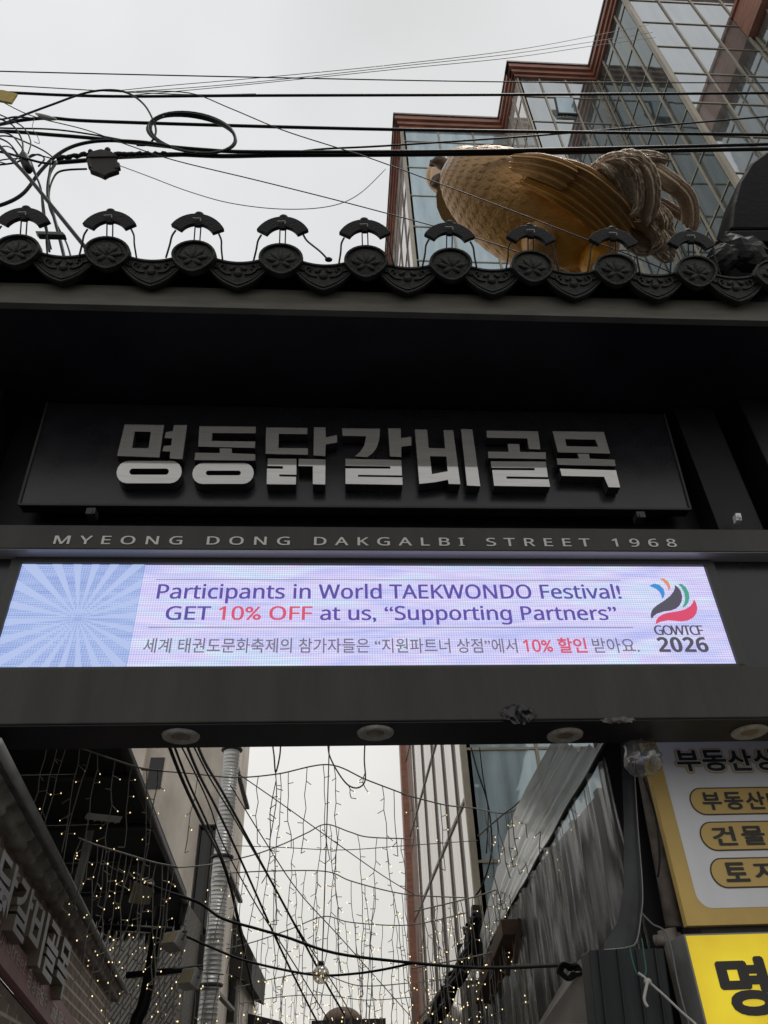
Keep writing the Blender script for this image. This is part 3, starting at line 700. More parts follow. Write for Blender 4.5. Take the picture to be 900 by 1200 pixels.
# arched caps standing on wires above the round tile ends
def arch_cap():
    t = thing('arched_eave_cap', (0, 0, 0), 'x', 'roof cap', 'arched caps on wires above the eave tiles')
    mb = MB(); P = lambda x, y, h: ex*x + nr*y + dn*h
    N = 16; a0, a1 = radians(28), radians(152); ro, ri = .232, .135; cy = .215
    for h0, h1 in ((-.02, .02),):
        vs = []
        for h in (h0, h1):
            for r in (ro, ri):
                for k in range(N+1):
                    a = a0+(a1-a0)*k/N; vs.append(P(r*cos(a)*1.0, cy-.10+r*sin(a), h))
        W = N+1; fs = []
        for k in range(N):
            fs += [(2*W+k, 2*W+k+1, 3*W+k+1, 3*W+k), (k+1, k, W+k, W+k+1), (k, k+1, 2*W+k+1, 2*W+k), (W+k+1, W+k, 3*W+k, 3*W+k+1)]
        fs += [(0, 2*W, 3*W, W), (N, W+N, 3*W+N, 2*W+N)]
        mb.add(vs, fs)
    mb.ell(P(0, cy-.10+ro+.004, 0), ex*.035, nr*.022, dn*.024, 12, 8)
    mb.ell(P(0, cy-.10+ri-.004, 0), ex*.035, nr*.016, dn*.022, 12, 8)
    mb.build('cap', M['cap'], t, bevel=.006)
    for s in (-1, 1):
        w_ = MB(); w_.tube(spline([P(s*.165, .185, 0), P(s*.188, .13, 0), P(s*.196, .05, 0), P(s*.215, -.06, -.01)], 5), .0075, 6)
        w_.build('wire_leg', M['cable'], t)
        r_ = MB(); r_.tube([P(s*.022, .245, .0), P(s*.022, .08, -.03)], .0055, 6); r_.build('support_rod', M['cable'], t)
    k = MB(); k.tube([P(-.04, .285, .034), P(.02, .287, .036), P(.022, .262, .036)], .006, 5); k.build('clip', M['grey_metal'], t)
    return t
cap0 = arch_cap()
def copy_tree(o, parent=None):
    c = o.copy(); COL.objects.link(c); c.parent = parent
    for ch in list(o.children): copy_tree(ch, c)
    return c
cap_labels = ['black arched cap on wires, at the left picture edge under the tangle of cables', 'black arched cap right below the brown junction box, first whole one from the left',
    'black arched cap below the coiled cable loop, against plain sky', 'black arched cap against sky with one wire leg splayed out to the right',
    'black arched cap nearest the left corner of the glass building', 'black arched cap under the hen\'s breast and wattles', 'black arched cap in front of the golden hen\'s belly and leg',
    'black arched cap in front of the golden hen\'s rear, below the wing tip', 'black arched cap under the drooping tail plumes, next to the big ridge end tile', ]
for i in range(9):
    t_ = cap0 if i == 0 else copy_tree(cap0)
    tx = TILES[1+i]; t_.location = V((tx, RF0.y, RF0.z+zz(tx))) + nr*(.03) - dn*.02
    t_.rotation_euler = (0, radians((2, -1.5, 1, 3, -2, 1.5, -1, 2, -2)[i]), radians(random.uniform(-4, 4)))
    t_['label'] = cap_labels[i]
sp_ = [c for c in bpy.data.objects if c.parent and c.parent.get('label') == cap_labels[3] and c.name.startswith('wire_leg')]
if sp_:
    o = sp_[-1]; mb = MB(); P = lambda x, y, h: ex*x + nr*y + dn*h
    mb.tube(spline([P(.165, .185, 0), P(.20, .13, 0), P(.30, .04, 0), P(.36, -.03, 0)], 5), .008, 6); mb.ell(P(.37, -.035, 0), ex*.03, nr*.02, dn*.02, 8, 6)
    nw = mb.build('wire_leg', M['cable'], None); nw.parent = o.parent; bpy.data.objects.remove(o)

# big ridge end tile at the right
re_ = thing('ridge_end_tile', (4.1, 3.9, 7.3), 'large black rounded ridge end tile at the right end of the gate roof', 'roof tile')
def flatarch(pix, Y, th): return [onY(x, y, Y) for x, y in pix], V((0, th, .02))
mb = MB(); pts, off = flatarch([(855, 268), (858, 240), (866, 212), (880, 190), (898, 177), (925, 172), (955, 180), (975, 205), (980, 268)], 3.85, .4); mb.prism(pts, off); mb.build('end_plate', M['ridge_black'], re_, bevel=.03)
mb = MB(); mb.prism([onY(x, y, 3.80) for x, y in ((850, 270), (990, 268), (992, 282), (848, 284))], (0, .5, 0)); mb.build('base_moulding', M['ridge_black'], re_, bevel=.015)
mb = MB(); mb.prism([onY(x, y, 3.84) for x, y in ((862, 285), (990, 283), (990, 330), (870, 330))], (0, .5, 0)); mb.build('ridge_stub', M['ridge_black'], re_, bevel=.02)
cr_ = thing('crumpled_sheet', tuple(onY(860, 300, 3.62)), 'crumpled black plastic sheet wedged under the big ridge end tile', 'plastic sheet')
rnd = random.Random(4)
mb = MB()
fold = {}
def lump(a, b):
    k = (round(a*9), round(b*16) % 16)
    if k not in fold: fold[k] = .84+.30*rnd.random()
    return fold[k]
mb.ell(onY(868, 296, 3.68), X*.22, V((0, .12, .05)), Z*.24, 16, 9, lump); mb.ell(onY(848, 303, 3.66), X*.14, V((0, .1, 0)), V((.07, 0, .17)), 16, 9, lump)
mb.build('sheet', mat('crumpled_black_plastic', (.006, .006, .006), .6, spec=.10, bump=.6, bscale=18), cr_)

# downlights under the beam
def downlight():
    t = thing('downlight', (0, 0, 3.49), 'x', 'downlight', 'round downlights under the lower beam')
    mb = MB(); N = 28
    prof = [(.055, -.004), (.06, -.012), (.095, -.02), (.112, -.012), (.116, .0)]
    vs = [(r*cos(2*pi*k/N), r*sin(2*pi*k/N), 3.49+h) for r, h in prof for k in range(N)]
    mb.add(vs, [(l*N+k, l*N+(k+1) % N, (l+1)*N+(k+1) % N, (l+1)*N+k) for l in range(len(prof)-1) for k in range(N)])
    mb.build('rim', M['rim'], t, smooth=True)
    mb = MB(); mb.ell((0, 0, 3.487), (0, 0, .012), (.056, 0, 0), (0, .056, 0), 20, 8); mb.build('lens', M['lens'], t, smooth=True)
    return t
dl0 = downlight()
for i, (px_, py_) in enumerate(((212, 862), (440, 858), (662, 861), (878, 857))):
    d_ = dl0 if i == 0 else copy_tree(dl0)
    p = onZ(px_, py_, 3.49); d_.location = (p.x, p.y, 3.49)
    d_['label'] = ('round unlit downlight above the dark awning, leftmost under the beam', 'round unlit downlight above the open sky gap', 'round unlit downlight beside the torn tape and dent in the beam', 'round unlit downlight above the yellow signboard, at the right edge')[i]

# ================================================================== HANGUL NAME SIGN
TA = radians(.4); NS = V((0, cos(TA), sin(TA))); NS = V((0, -cos(TA), -sin(TA)))   # outward normal, leaning down to the street
P0 = V((0, 4.665, 5.3))
def SP(px_, py_, out_=0.): return onP(px_, py_, P0+NS*out_, NS)
ns = thing('name_signboard', (.2, 4.6, 5.2), 'dark signboard with seven raised steel Hangul letters under the eave', 'signboard')
A_ = [SP(*p) for p in ((22, 591.5), (809, 597), (778, 485), (56, 472))]
mb = MB(); mb.prism(A_, -NS*.10); mb.build('panel', M['panel'], ns, bevel=.004)
mb = MB()
rimp = [(22, 591.5), (809, 597), (778, 485), (56, 472)]
for i in range(4):
    a, b_ = SP(*rimp[i], .005), SP(*rimp[(i+1) % 4], .005)
    if i == 2: continue
    mb.bar(a, b_, .018, .018, up=NS)
mb.build('panel_edge', M['paint_beam'], ns)
c2 = lambda q: (120+q[0]/2.9032, 485+q[1]/2.9032)
c3 = lambda q: (400+q[0]/2.647, 485+q[1]/2.647)
def stadium(x0, y0, x1, y1, sk=0., n=8):
    r = (y1-y0)/2; cy = (y0+y1)/2; pts = []
    for k in range(n+1): a = -pi/2 + pi*k/n; pts.append((x1-r+r*cos(a)+sk*(-sin(a)), cy+r*sin(a)))
    for k in range(n+1): a = pi/2 + pi*k/n; pts.append((x0+r+r*cos(a)+sk*(-sin(a)), cy+r*sin(a)))
    return pts
G = [   # (map, list of strokes; each stroke a list of loops: outline, holes)
 (c2, [[[(76,36),(210,38),(194,148),(50,143)], [(110,60),(165,61),(157,117),(101,116)]],
       [[(243,38),(288,38),(272,154),(229,152),(231,128),(204,127),(209,109),(234,107),(237,83),(211,82),(216,62),(240,58)]],
       [stadium(48,160,270,236,3), stadium(92,186,226,207,1)]]),
 (c2, [[[(330,42),(522,44),(521,66),(374,65),(372,92),(520,94),(519,116),(326,111)]],
       [[(316,132),(399,133),(399,117),(440,118),(440,134),(520,137),(520,159),(313,157)]],
       [stadium(306,167,515,238,2), stadium(352,193,471,209,0)]]),
 (c2, [[[(557,46),(697,48),(697,69),(600,68),(599,116),(699,117),(699,139),(555,136)]],
       [[(720,46),(759,46),(760,80),(798,72),(799,97),(760,104),(758,144),(718,141)]],
       [[(563,152),(660,153),(660,207),(602,206),(602,213),(659,214),(658,240),(559,239),(560,186),(614,187),(614,178),(562,177)]],
       [[(668,153),(759,155),(758,240),(716,239),(716,178),(667,177)]]]),
 (c3, [[[(2,45),(120,46),(118,78),(110,104),(97,122),(80,134),(42,132),(60,116),(72,96),(77,69),(4,68)]],
       [[(145,45),(184,45),(185,75),(217,71),(217,98),(186,102),(186,134),(151,132)]],
       [[(13,139),(186,143),(188,191),(52,189),(52,195),(189,197),(190,220),(13,217),(13,169),(152,170),(152,163),(13,161)]]]),
 (c3, [[[(228,48),(266,49),(271,106),(322,107),(317,50),(347,51),(369,218),(333,217),(331,204),(290,212),(242,217)], [(275,131),(326,132),(330,178),(281,187)]],
       [[(371,47),(406,48),(431,224),(390,222)]]]),
 (c3, [[[(450,52),(610,54),(618,110),(582,109),(577,76),(452,74)]],
       [[(516,93),(552,94),(554,118),(634,119),(635,140),(456,137),(455,117),(519,118)]],
       [[(463,147),(634,148),(641,196),(512,194),(513,201),(643,203),(648,226),(474,223),(468,174),(600,175),(599,168),(466,167)]]]),
 (c3, [[[(655,54),(814,56),(834,123),(672,119)], [(694,78),(788,80),(797,102),(699,100)]],
       [[(733,123.6),(768,124),(771,139),(848,142),(851,162),(671,158),(668,138),(737,139)]],
       [[(678,170),(852,175),(865,228),(829,227),(815,195),(684,192)]]]),
]
def curve_letter(name, strokes, thick, parent):
    face_b, side_b = MB(), MB()
    for loops in strokes:
        Pp = [V(p) for p in loops[0]]; nrm = V(thick).normalized()
        e1 = (Pp[1]-Pp[0]); e1 = (e1-nrm*e1.dot(nrm)).normalized(); e2 = nrm.cross(e1); O = Pp[0]
        cu = bpy.data.curves.new(name, 'CURVE'); cu.dimensions = '2D'; cu.fill_mode = 'BOTH'
        for lp in loops:
            sp = cu.splines.new('POLY'); sp.points.add(len(lp)-1); sp.use_cyclic_u = True
            for i, p in enumerate(lp):
                d = V(p)-O; sp.points[i].co = (d.dot(e1), d.dot(e2), 0, 1)
        ob = bpy.data.objects.new(name, cu); COL.objects.link(ob)
        dg = bpy.context.evaluated_depsgraph_get(); me0 = bpy.data.meshes.new_from_object(ob.evaluated_get(dg))
        face_b.add([O + e1*v.co.x + e2*v.co.y for v in me0.vertices], [tuple(p.vertices) for p in me0.polygons])
        bpy.data.objects.remove(ob); bpy.data.curves.remove(cu); bpy.data.meshes.remove(me0)
        for lp in loops:
            n = len(lp); a = [V(p)+nrm*.002 for p in lp]
            side_b.add(a+[p+V(thick) for p in a], [(i, (i+1) % n, (i+1) % n+n, i+n) for i in range(n)])
    return face_b, side_b
for mp_, strokes in G:
    st = [[[SP(*mp_(q), .10) for q in lp] for lp in loops] for loops in strokes]
    fb, sb = curve_letter('raised_letter', st, -NS*.085, ns)
    fo = fb.build('raised_letter', M['steel'], ns); sb.build('letter_return', M['letter_side'], fo)

# ================================================================== LED SCREEN
NL = V((0, -cos(radians(1.2)), -sin(radians(1.2)))); PL = V((0, 4.60, 4.35)); UL = V((0, -sin(radians(1.2)), cos(radians(1.2))))
def LP(x, y, out_=0.): return onP(x, y, PL+NL*out_, NL)
led = thing('led_screen', (.27, 4.6, 3.9), 'wide lit LED screen with purple festival discount text on lavender', 'screen')
xl, xr = -2.205, 2.745; zb, ztp = 3.92, 4.745
def LQ(x, z, o=0.): return V((x, PL.y, PL.z)) + UL*(z-PL.z) + NL*o
mb = MB(); mb.prism([LQ(xl, zb), LQ(xr, zb), LQ(xr, ztp), LQ(xl, ztp)], -NL*.06); mb.build('display', M['screen'], led)
mb = MB()
for a, b_ in (((xl-.03, zb-.02), (xr+.03, zb-.02)), ((xl-.03, ztp+.025), (xr+.03, ztp+.025)), ((xl-.022, zb-.02), (xl-.022, ztp+.02)), ((xr+.022, zb-.02), (xr+.022, ztp+.02))):
    mb.bar(LQ(*a, .01), LQ(*b_, .01), .07, .04, up=NL)
mb.build('bezel', M['frame_dk'], led)
bl = [LP(25, 660, .003), LP(171, 660, .003), LP(148, 785, .003)]
xs = (bl[1].x+bl[2].x)/2
bp = MB(); bp.quad(LQ(xl+.002, zb+.002, .003), LQ(xs, zb+.002, .003), LQ(xs, ztp-.002, .003), LQ(xl+.002, ztp-.002, .003)); bpo = bp.build('picture_panel', M['screen_blue'], led)
rb_ = MB(); cx, cz = (xl+xs)/2+.05, (zb+ztp)/2-.03
for k in range(22):                                  # pale rays fanning over the blue panel
    a0_, a1_ = 2*pi*k/22, 2*pi*(k+.42)/22
    def edge(a, r0):
        dx, dz = cos(a), sin(a); t_ = min((((xs-.004) if dx > 0 else (xl+.004))-cx)/dx if abs(dx) > 1e-6 else 9, (((ztp-.004) if dz > 0 else (zb+.004))-cz)/dz if abs(dz) > 1e-6 else 9)
        return (cx+dx*t_*r0, cz+dz*t_*r0)
    rb_.quad(LQ(*edge(a0_, .06), .006), LQ(*edge(a0_, 1), .006), LQ(*edge(a1_, 1), .006), LQ(*edge(a1_, .06), .006))
rb_.build('ray_pattern', M['screen_ray'], bpo)
def led_text(s, x0, x1, yb_, yt_, m, off=.0, capref=.714, space=1., strike=0., bold=False):
    L, R = LP(x0, yb_, .006), LP(x1, yb_, .006); h = (LP((x0+x1)/2, yt_, .006)-LP((x0+x1)/2, yb_, .006)).length
    return put_words('word', m, led, .19, s, L, R, UL, h, off=off, capref=capref, space=space, strike=strike, bold=bold)
led_text('Participants in World TAEKWONDO Festival!', 183, 729, 701.5, 685.3, M['e_purple'], strike=.017)
led_text('GET', 193, 246, 726.3, 710.8, M['e_purple'], strike=.017); led_text('10% OFF', 255, 366, 726.3, 710.8, M['e_red'], strike=.017)
led_text('at us,', 375, 441, 726.6, 710.8, M['e_purple'], strike=.017); led_text('\u201cSupporting Partners\u201d', 451, 725, 726.6, 710.8, M['e_purple'], strike=.017)
KC = .80
led_text('세계 태권도문화축제의 참가자들은 “지원파트너 상점”에서', 167, 607, 763.5, 748.5, M['e_grey'], .006, KC)
led_text('10% 할인', 614, 689, 763.5, 748.5, M['e_red'], .02, KC); led_text('받아요.', 696, 750, 763.5, 748.5, M['e_grey'], .006, KC)
mb = MB()
for (x0, y0, x1, y1) in ((183, 679, 727, 680), (174, 735.2, 742, 735.2)):
    mb.bar(LP(x0, y0, .006), LP(x1, y1, .006), .005, .002, up=NL)
mb.build('rule_line', M['e_line'], led)
q6 = lambda p: (740+p[0]/5.625, 640+p[1]/5.625)
logo = [('e_blue', [(118,262),(150,246),(185,256),(210,280),(219,310),(216,332),(203,348),(196,322),(182,298),(160,280),(135,270)]),
        ('e_orange', [(183,215),(213,212),(240,232),(256,262),(255,280),(248,296),(236,266),(222,245),(205,228)]),
        ('e_green', [(308,250),(330,248),(358,270),(378,305),(382,340),(375,372),(360,392),(342,404),(336,400),(350,372),(354,340),(348,308),(332,276)]),
        ('e_char', [(285,255),(308,272),(326,298),(334,330),(331,362),(318,390),(296,410),(262,424),(215,430),(170,444),(148,460),(134,480),(127,462),(130,435),(142,412),(170,388),(215,360),(255,328),(278,298),(287,275)]),
        ('e_crimson', [(412,350),(428,378),(434,410),(428,444),(406,472),(372,490),(330,496),(285,492),(240,489),(195,497),(160,514),(163,490),(178,468),(205,450),(245,438),(300,431),(350,418),(385,398),(404,374)])]
for mname, pts in logo:
    mb = MB(); mb.add([LP(*q6(p), .006) for p in pts], [tuple(range(len(pts)))]); mb.build('emblem_stroke', M[mname], led, fix=False)
led_text('GOWTCF', 768, 826, 744, 733.5, M['e_char'], space=.78, strike=.02); led_text('2026', 773, 832, 764, 747.5, M['e_char'], bold=True, strike=.008)

# ================================================================== GOLDEN HEN
HW = ray(630, 250); HR0 = 11.4
def HP(x, y, dw=0.): v = ray(x, y); return CAM + v*((HR0+dw)/v.dot(HW))
PXM = HR0/900*1.02
hr = (CR - HW*CR.dot(HW)).normalized(); hu = (CU - HW*CU.dot(HW) - hr*CU.dot(hr)).normalized(); hw = HW
hb = HP(640, 290, .2)
hen = thing('golden_hen_statue', (hb.x, hb.y, ridge_z+.4), 'large gilded hen statue with worn brown feathers above the gate roof', 'statue')
def gild(o, fn):
    a = o.data.attributes.new('gilding', 'FLOAT', 'POINT'); o0 = origin(hen)
    for i, v in enumerate(o.data.vertices): a.data[i].value = fn(v.co + o0)
def hpix(p):                                          # picture-independent: position along the bird's length and height
    d = p - HP(630, 250); return d.dot(hr)/PXM, d.dot(hu)/PXM, d.dot(hw)
def sca(T, Ph):
    best = 0.
    for i in range(int(math.floor(T))-1, int(math.floor(T))+1):
        du = T-i; j = math.floor(Ph - .5*(i % 2)); dv = Ph - .5*(i % 2) - j - .5
        if 0 <= du and du <= .55+.72*sqrt(max(0, 1-(2*dv)**2)):
            return .25 + .75*min(1, du)**1.5
    return best
ang = radians(-27)
ax = hr*cos(ang)+hu*sin(ang); ay = -hr*sin(ang)+hu*cos(ang)
def bodyfn(t, ph):
    # t from tail (0) to breast (1)
    k = 1.0
    if t > .42:
        f = min(1, (t-.42)/.12)*(1-max(0, (t-.92)/.08))
        k += f*.013*(sca((1-t)*24, ph*34)-.5)
    else: k += .008*sin(t*70+5*sin(ph*30))
    k *= 1 - .10*max(0, .35-t)/.35
    return k
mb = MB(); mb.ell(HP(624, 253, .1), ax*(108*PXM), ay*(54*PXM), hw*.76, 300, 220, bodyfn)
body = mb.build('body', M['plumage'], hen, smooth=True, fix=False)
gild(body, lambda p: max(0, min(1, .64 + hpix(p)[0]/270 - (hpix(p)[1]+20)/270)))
# thighs and shanks
for (x, y, dw, rr, x2, y2) in ((632, 280, -.48, 19, 632, 318), (697, 303, -.35, 17, 706, 330)):
    mb = MB(); mb.ell(HP(x, y, dw), hr*(rr*PXM), hu*(rr*1.15*PXM), hw*.34, 30, 20); o = mb.build('thigh', M['plumage'], hen, smooth=True)
    gild(o, lambda p: .35 if x < 660 else .95)
    a = HP(x, y+14, dw+.1); zf = ridge_z+2.5
    mb = MB(); mb.tube(spline([a, HP(x+2, y+34, dw+.12), V((a.x+.05, a.y+.05, zf))], 5), [.17, .16, .15, .13, .12, .11, .10, .095, .09, .09, .09], 12); o = mb.build('shank', M['plumage'], hen, smooth=True)
    gild(o, lambda p: .25)
ctr = HP(655, 300, .1)
mb = MB(); mb.box((ctr.x-.9, ctr.y-.35, ridge_z+.42), (ctr.x+.9, ctr.y+.35, ridge_z+2.55)); pd = thing('statue_pedestal', (ctr.x, ctr.y, ridge_z+.4), 'plain dark block on the gate ridge carrying the golden hen', 'pedestal'); mb.build('block', M['concrete_dk'], pd, bevel=.02)
# wing: layered flight feathers over the flank
def feather(path, wid, thick, m, name, parent, dws, ridges=True, seg=9, gv=.5, tipround=True, barb=0.):
    pts = [HP(x, y, d) for (x, y), d in zip(path, dws)]; pts = spline(pts, seg); N = len(pts); mb = MB(); W = 12; vs = []
    for i, p in enumerate(pts):
        t = i/(N-1); d = (pts[min(i+1, N-1)]-pts[max(i-1, 0)]).normalized(); q = d.cross(hw).normalized(); n_ = q.cross(d).normalized()
        if n_.dot(hw) > 0: n_ = -n_
        wv = wid(t) if callable(wid) else wid*(min(1, .55+t*1.2))*(sqrt(max(.02, 1-max(0, (t-.82)/.18)**2)) if tipround else 1)
        wv *= 1+barb*(((i*.37) % 1)-.5)*(1 if t > .15 else 0)
        for k in range(W+1):
            s = k/W*2-1; h = thick*(1-s*s)*.9 + (thick*.5 if k == W//2 else 0) + (thick*.30*(k % 2) if ridges else 0)*(1+3*barb*sin(i*1.3+k))
            vs.append(p + q*(s*wv*PXM) + n_*h)
        for k in range(W+1):
            s = k/W*2-1; vs.append(p + q*(s*wv*PXM) - n_*thick*.6)
    R_ = 2*(W+1); fs = []
    for i in range(N-1):
        for k in range(W):
            fs += [(i*R_+k, i*R_+k+1, (i+1)*R_+k+1, (i+1)*R_+k), (i*R_+W+1+k+1, i*R_+W+1+k, (i+1)*R_+W+1+k, (i+1)*R_+W+1+k+1)]
        fs += [(i*R_, (i+1)*R_, (i+1)*R_+W+1, i*R_+W+1), (i*R_+W, i*R_+2*W+1, (i+1)*R_+2*W+1, (i+1)*R_+W)]
    fs += [tuple(range(W+1))+tuple(range(2*W+1, W, -1)), tuple((N-1)*R_+k for k in range(W+1))+tuple((N-1)*R_+k for k in range(2*W+1, W, -1))]
    mb.add(vs, fs); o = mb.build(name, m, parent, smooth=True)
    a = o.data.attributes.new('gilding', 'FLOAT', 'POINT')
    for i in range(len(o.data.vertices)): a.data[i].value = gv
    return o
mb = MB(); mb.ell(HP(655, 216, -.34), ax*(46*PXM)+hu*.12, ay*(17*PXM), hw*.36, 90, 60, lambda t, ph: 1+.05*(sca((1-t)*9, ph*18)-.5))
wing = mb.build('wing', M['plumage'], hen, smooth=True, fix=False); gild(wing, lambda p: .38+hpix(p)[0]/500)
WF = [((628, 184), (682, 199), (724, 230), (742, 254)), ((626, 190), (678, 207), (719, 238), (739, 263)), ((624, 196), (673, 214), (713, 245), (735, 271)),
      ((621, 203), (668, 221), (706, 250), (727, 275)), ((618, 210), (661, 228), (698, 254), (716, 275)), ((612, 213), (650, 230), (680, 249), (702, 268))]
for i, pth in enumerate(WF):
    feather(pth, 5.6, .095, M['plumage'], 'flight_feather', wing, [-.80+.02*i, -.97+.02*i, -.90+.03*i, -.68+.03*i], gv=.32+.085*i, seg=14)
for i, pth in enumerate((((604, 184), (630, 186), (655, 192), (676, 202)), ((602, 191), (628, 194), (652, 201), (672, 211)), ((602, 198), (626, 202), (648, 210), (664, 219)))):
    feather(pth, 5.2, .08, M['plumage'], 'covert_feather', wing, [-.80+.02*i, -1.0+.02*i, -1.06+.02*i, -1.04+.02*i], gv=.30+.06*i)
# tail
tail = MB(); tail.ell(HP(722, 226, .15), hr*(38*PXM), hu*(36*PXM), hw*.55, 60, 40, lambda t, ph: 1+.06*sin(ph*38+t*16)+.04*sin(t*30)); tail = tail.build('tail', M['tail'], hen, smooth=True, fix=False); gild(tail, lambda p: .3)
TF = [(((690, 222), (712, 196), (738, 187), (758, 203), (763, 232), (757, 262)), 9.5, (-.3, -.55, -.7, -.75, -.7, -.6), .15, .10),
      (((686, 214), (706, 193), (728, 190), (741, 208), (744, 236), (736, 254)), 9, (-.35, -.6, -.8, -.85, -.8, -.7), .2, .10),
      (((682, 214), (700, 198), (716, 202), (726, 222), (730, 243)), 8, (-.4, -.65, -.85, -.85, -.75), .25, .09),
      (((700, 200), (730, 187), (758, 184), (780, 190)), 6.5, (.1, -.05, -.05, 0), .1, .08),
      (((690, 196), (725, 184), (755, 182), (775, 184)), 4, (.3, .15, .15, .2), .1, .07),
      (((735, 205), (762, 198), (783, 210), (795, 219)), 8, (.1, -.1, -.2, -.2), .15, .09),
      (((740, 212), (772, 212), (797, 222), (808, 240), (809, 262), (806, 268)), 9, (.3, .15, .1, .1, .1, .1), .5, .09),
      (((738, 222), (768, 234), (790, 247), (812, 260), (819, 264)), 5.5, (.4, .3, .25, .25, .25), .45, .08),
      (((740, 235), (764, 244), (778, 255), (779, 266), (770, 272)), 8, (-.1, -.25, -.3, -.3, -.2), .2, .09),
      (((736, 248), (758, 262), (776, 272), (784, 282)), 10, (0, -.2, -.3, -.25), .15, .10),
      (((735, 262), (752, 278), (772, 290), (786, 303)), 10, (0, -.15, -.25, -.2), .2, .10),
      (((742, 262), (762, 266), (774, 283), (766, 292)), 8, (-.2, -.4, -.5, -.45), .2, .09),
      (((722, 262), (738, 280), (752, 290), (764, 288)), 9, (-.1, -.25, -.3, -.3), .25, .09)]
rt = random.Random(9)
for q_, (pth, wd, dws, gv, th) in enumerate(TF):
    feather(pth, wd, th, M['tail'], 'tail_plume', tail, dws, gv=gv, seg=12, barb=.10 if q_ not in (5, 6, 7) else 0)
    for k in range(2 if q_ not in (5, 6, 7) else 0):                               # slimmer plumes lying over and under the big ones
        ox, oy = rt.uniform(-7, 7), rt.uniform(-6, 6); cut = rt.choice((0, 0, 1))
        p2 = [(x+ox*(i/len(pth))+rt.uniform(-2, 2), y+oy*(i/len(pth))+rt.uniform(-2, 2)) for i, (x, y) in enumerate(pth)][:len(pth)-cut]
        feather(p2, wd*rt.uniform(.35, .6), th*.8, M['tail'], 'tail_plume', tail, [d+rt.uniform(-.16, .12) for d in dws][:len(p2)], gv=gv*rt.uniform(.6, 1.4), seg=12, barb=.2)
# neck, head, wattles and beak: mostly hidden beyond the breast
mb = MB(); mb.tube(spline([HP(560, 225, .5), HP(545, 205, 1.0), HP(532, 205, 1.5), HP(527, 206, 1.9)], 5), [.62, .56, .52, .46, .42, .4, .38, .37, .36, .36, .36, .35, .34, .33, .32, .3], 20); o = mb.build('neck', M['plumage'], hen, smooth=True); gild(o, lambda p: .4)
hd = MB(); hd.ell(HP(524, 206, 2.0), hr*.34, hu*.3, hw*.34, 24, 16); hd = hd.build('head', M['plumage'], hen, smooth=True); gild(hd, lambda p: .4)
mb = MB(); mb.ell(HP(517, 212, .85), hr*(12*PXM)+hu*.03, hu*(9.5*PXM), hw*.10, 24, 14, lambda t, ph: 1+.08*sin(ph*20+t*9)); mb.build('wattle', M['comb'], hd, smooth=True)
mb = MB(); mb.ell(HP(521, 191, .8), hr*(15*PXM)-hu*.02, hu*(7*PXM), hw*.12, 24, 14, lambda t, ph: 1+.14*sin(t*14+ph*12)); mb.build('wattle', M['comb'], hd, smooth=True)
mb = MB(); mb.tube(spline([HP(528, 193, .95), HP(514, 190, 1.0), HP(503, 194, .95)], 5), [.13, .12, .11, .10, .09, .08, .07, .05, .04, .03, .01], 12); mb.build('beak', M['comb'], hd, smooth=True)
mb = MB(); mb.tube(spline([HP(530, 199, .9), HP(533, 206, .85), HP(528, 214, .85)], 5), .09, 10); mb.build('chin_fold', M['comb'], hd, smooth=True)

# ================================================================== OVERHEAD CABLES
def cable(pts, r, label, Y=4.9, m='cable', name='overhead_cable', cat='cable', group='overhead cables', seg=6, sides=6):
    P3 = [onY(p[0], p[1], p[2] if len(p) > 2 else Y) for p in pts]
    mb = MB(); mb.tube(spline(P3, seg), r, sides); o = mb.build(name, M[m], None, smooth=True)
    c_ = P3[len(P3)//2]; o.data.transform(Matrix.Translation(-c_)); o.location = c_
    return props(o, label, cat, group)
cable([(-60,80), (0,83.5), (300,90.5), (600,96), (900,97), (960,97)], .0085, 'thin straight wire running highest of all across the sky', 5.0)
cable([(-60,96), (0,99.5), (60,103), (140,107.5), (230,111), (300,110)], .007, 'thin grey wire sloping down into the topmost thick cable', 5.1, 'cable_grey')
cable([(-40,107), (20,109), (75,111.5), (150,113), (300,112), (600,111), (900,109), (960,108)], .019, 'thick black cable level with the yellow tag', 4.9)
cable([(-60,148), (-10,147), (25,141), (60,138.5), (110,142), (300,148), (500,152.5), (720,155.5), (900,158), (960,159)], .021, 'thick black cable running through the middle of the coil', 4.85)
cable([(60,191), (100,188), (135,184), (200,181), (260,183), (330,182), (500,181), (700,178), (900,174.5), (960,173)], .026, 'thickest black cable, lower of the pair at the coil foot', 4.8)
cable([(-60,160), (0,154), (60,158), (120,163), (180,170), (240,175.5), (300,178), (500,177.5), (700,174), (900,169), (960,167)], .022, 'black cable that dips from the left and joins above the thickest one', 4.75)
cable([(960,130), (900,136.5), (700,153), (600,161), (450,171), (380,174.5), (320,180), (200,183), (130,186)], .0125, 'black wire rising gently to the right across the glass panes', 4.95)
cable([(-60,146), (0,150), (60,151.5), (110,158), (165,168), (185,170)], .010, 'thin black wire sagging to the coil from the left', 4.7)
cable([(140,106), (200,100), (300,91.5), (450,77), (600,59), (690,43,6.6), (760,29,7.72)], .0055, 'upper fine grey wire rising towards the building corner', 5.6, 'cable_grey')
cable([(140,108), (220,103), (330,93), (470,77.5), (600,63), (700,48,6.7), (765,38,7.72)], .0055, 'middle fine grey wire rising towards the building corner', 5.65, 'cable_grey')
cable([(150,112), (250,103), (350,93), (480,79.5), (600,67.5), (700,53,6.7), (768,44,7.72)], .0055, 'lower fine grey wire rising towards the building corner', 5.7, 'cable_grey')
cable([(160,107), (222,109), (270,127), (330,152), (395,173), (430,184), (520,217), (600,247), (680,278), (720,292), (770,312), (820,335)], .0058, 'fine wire slanting down across the hen\'s breast', 4.0, 'cable')
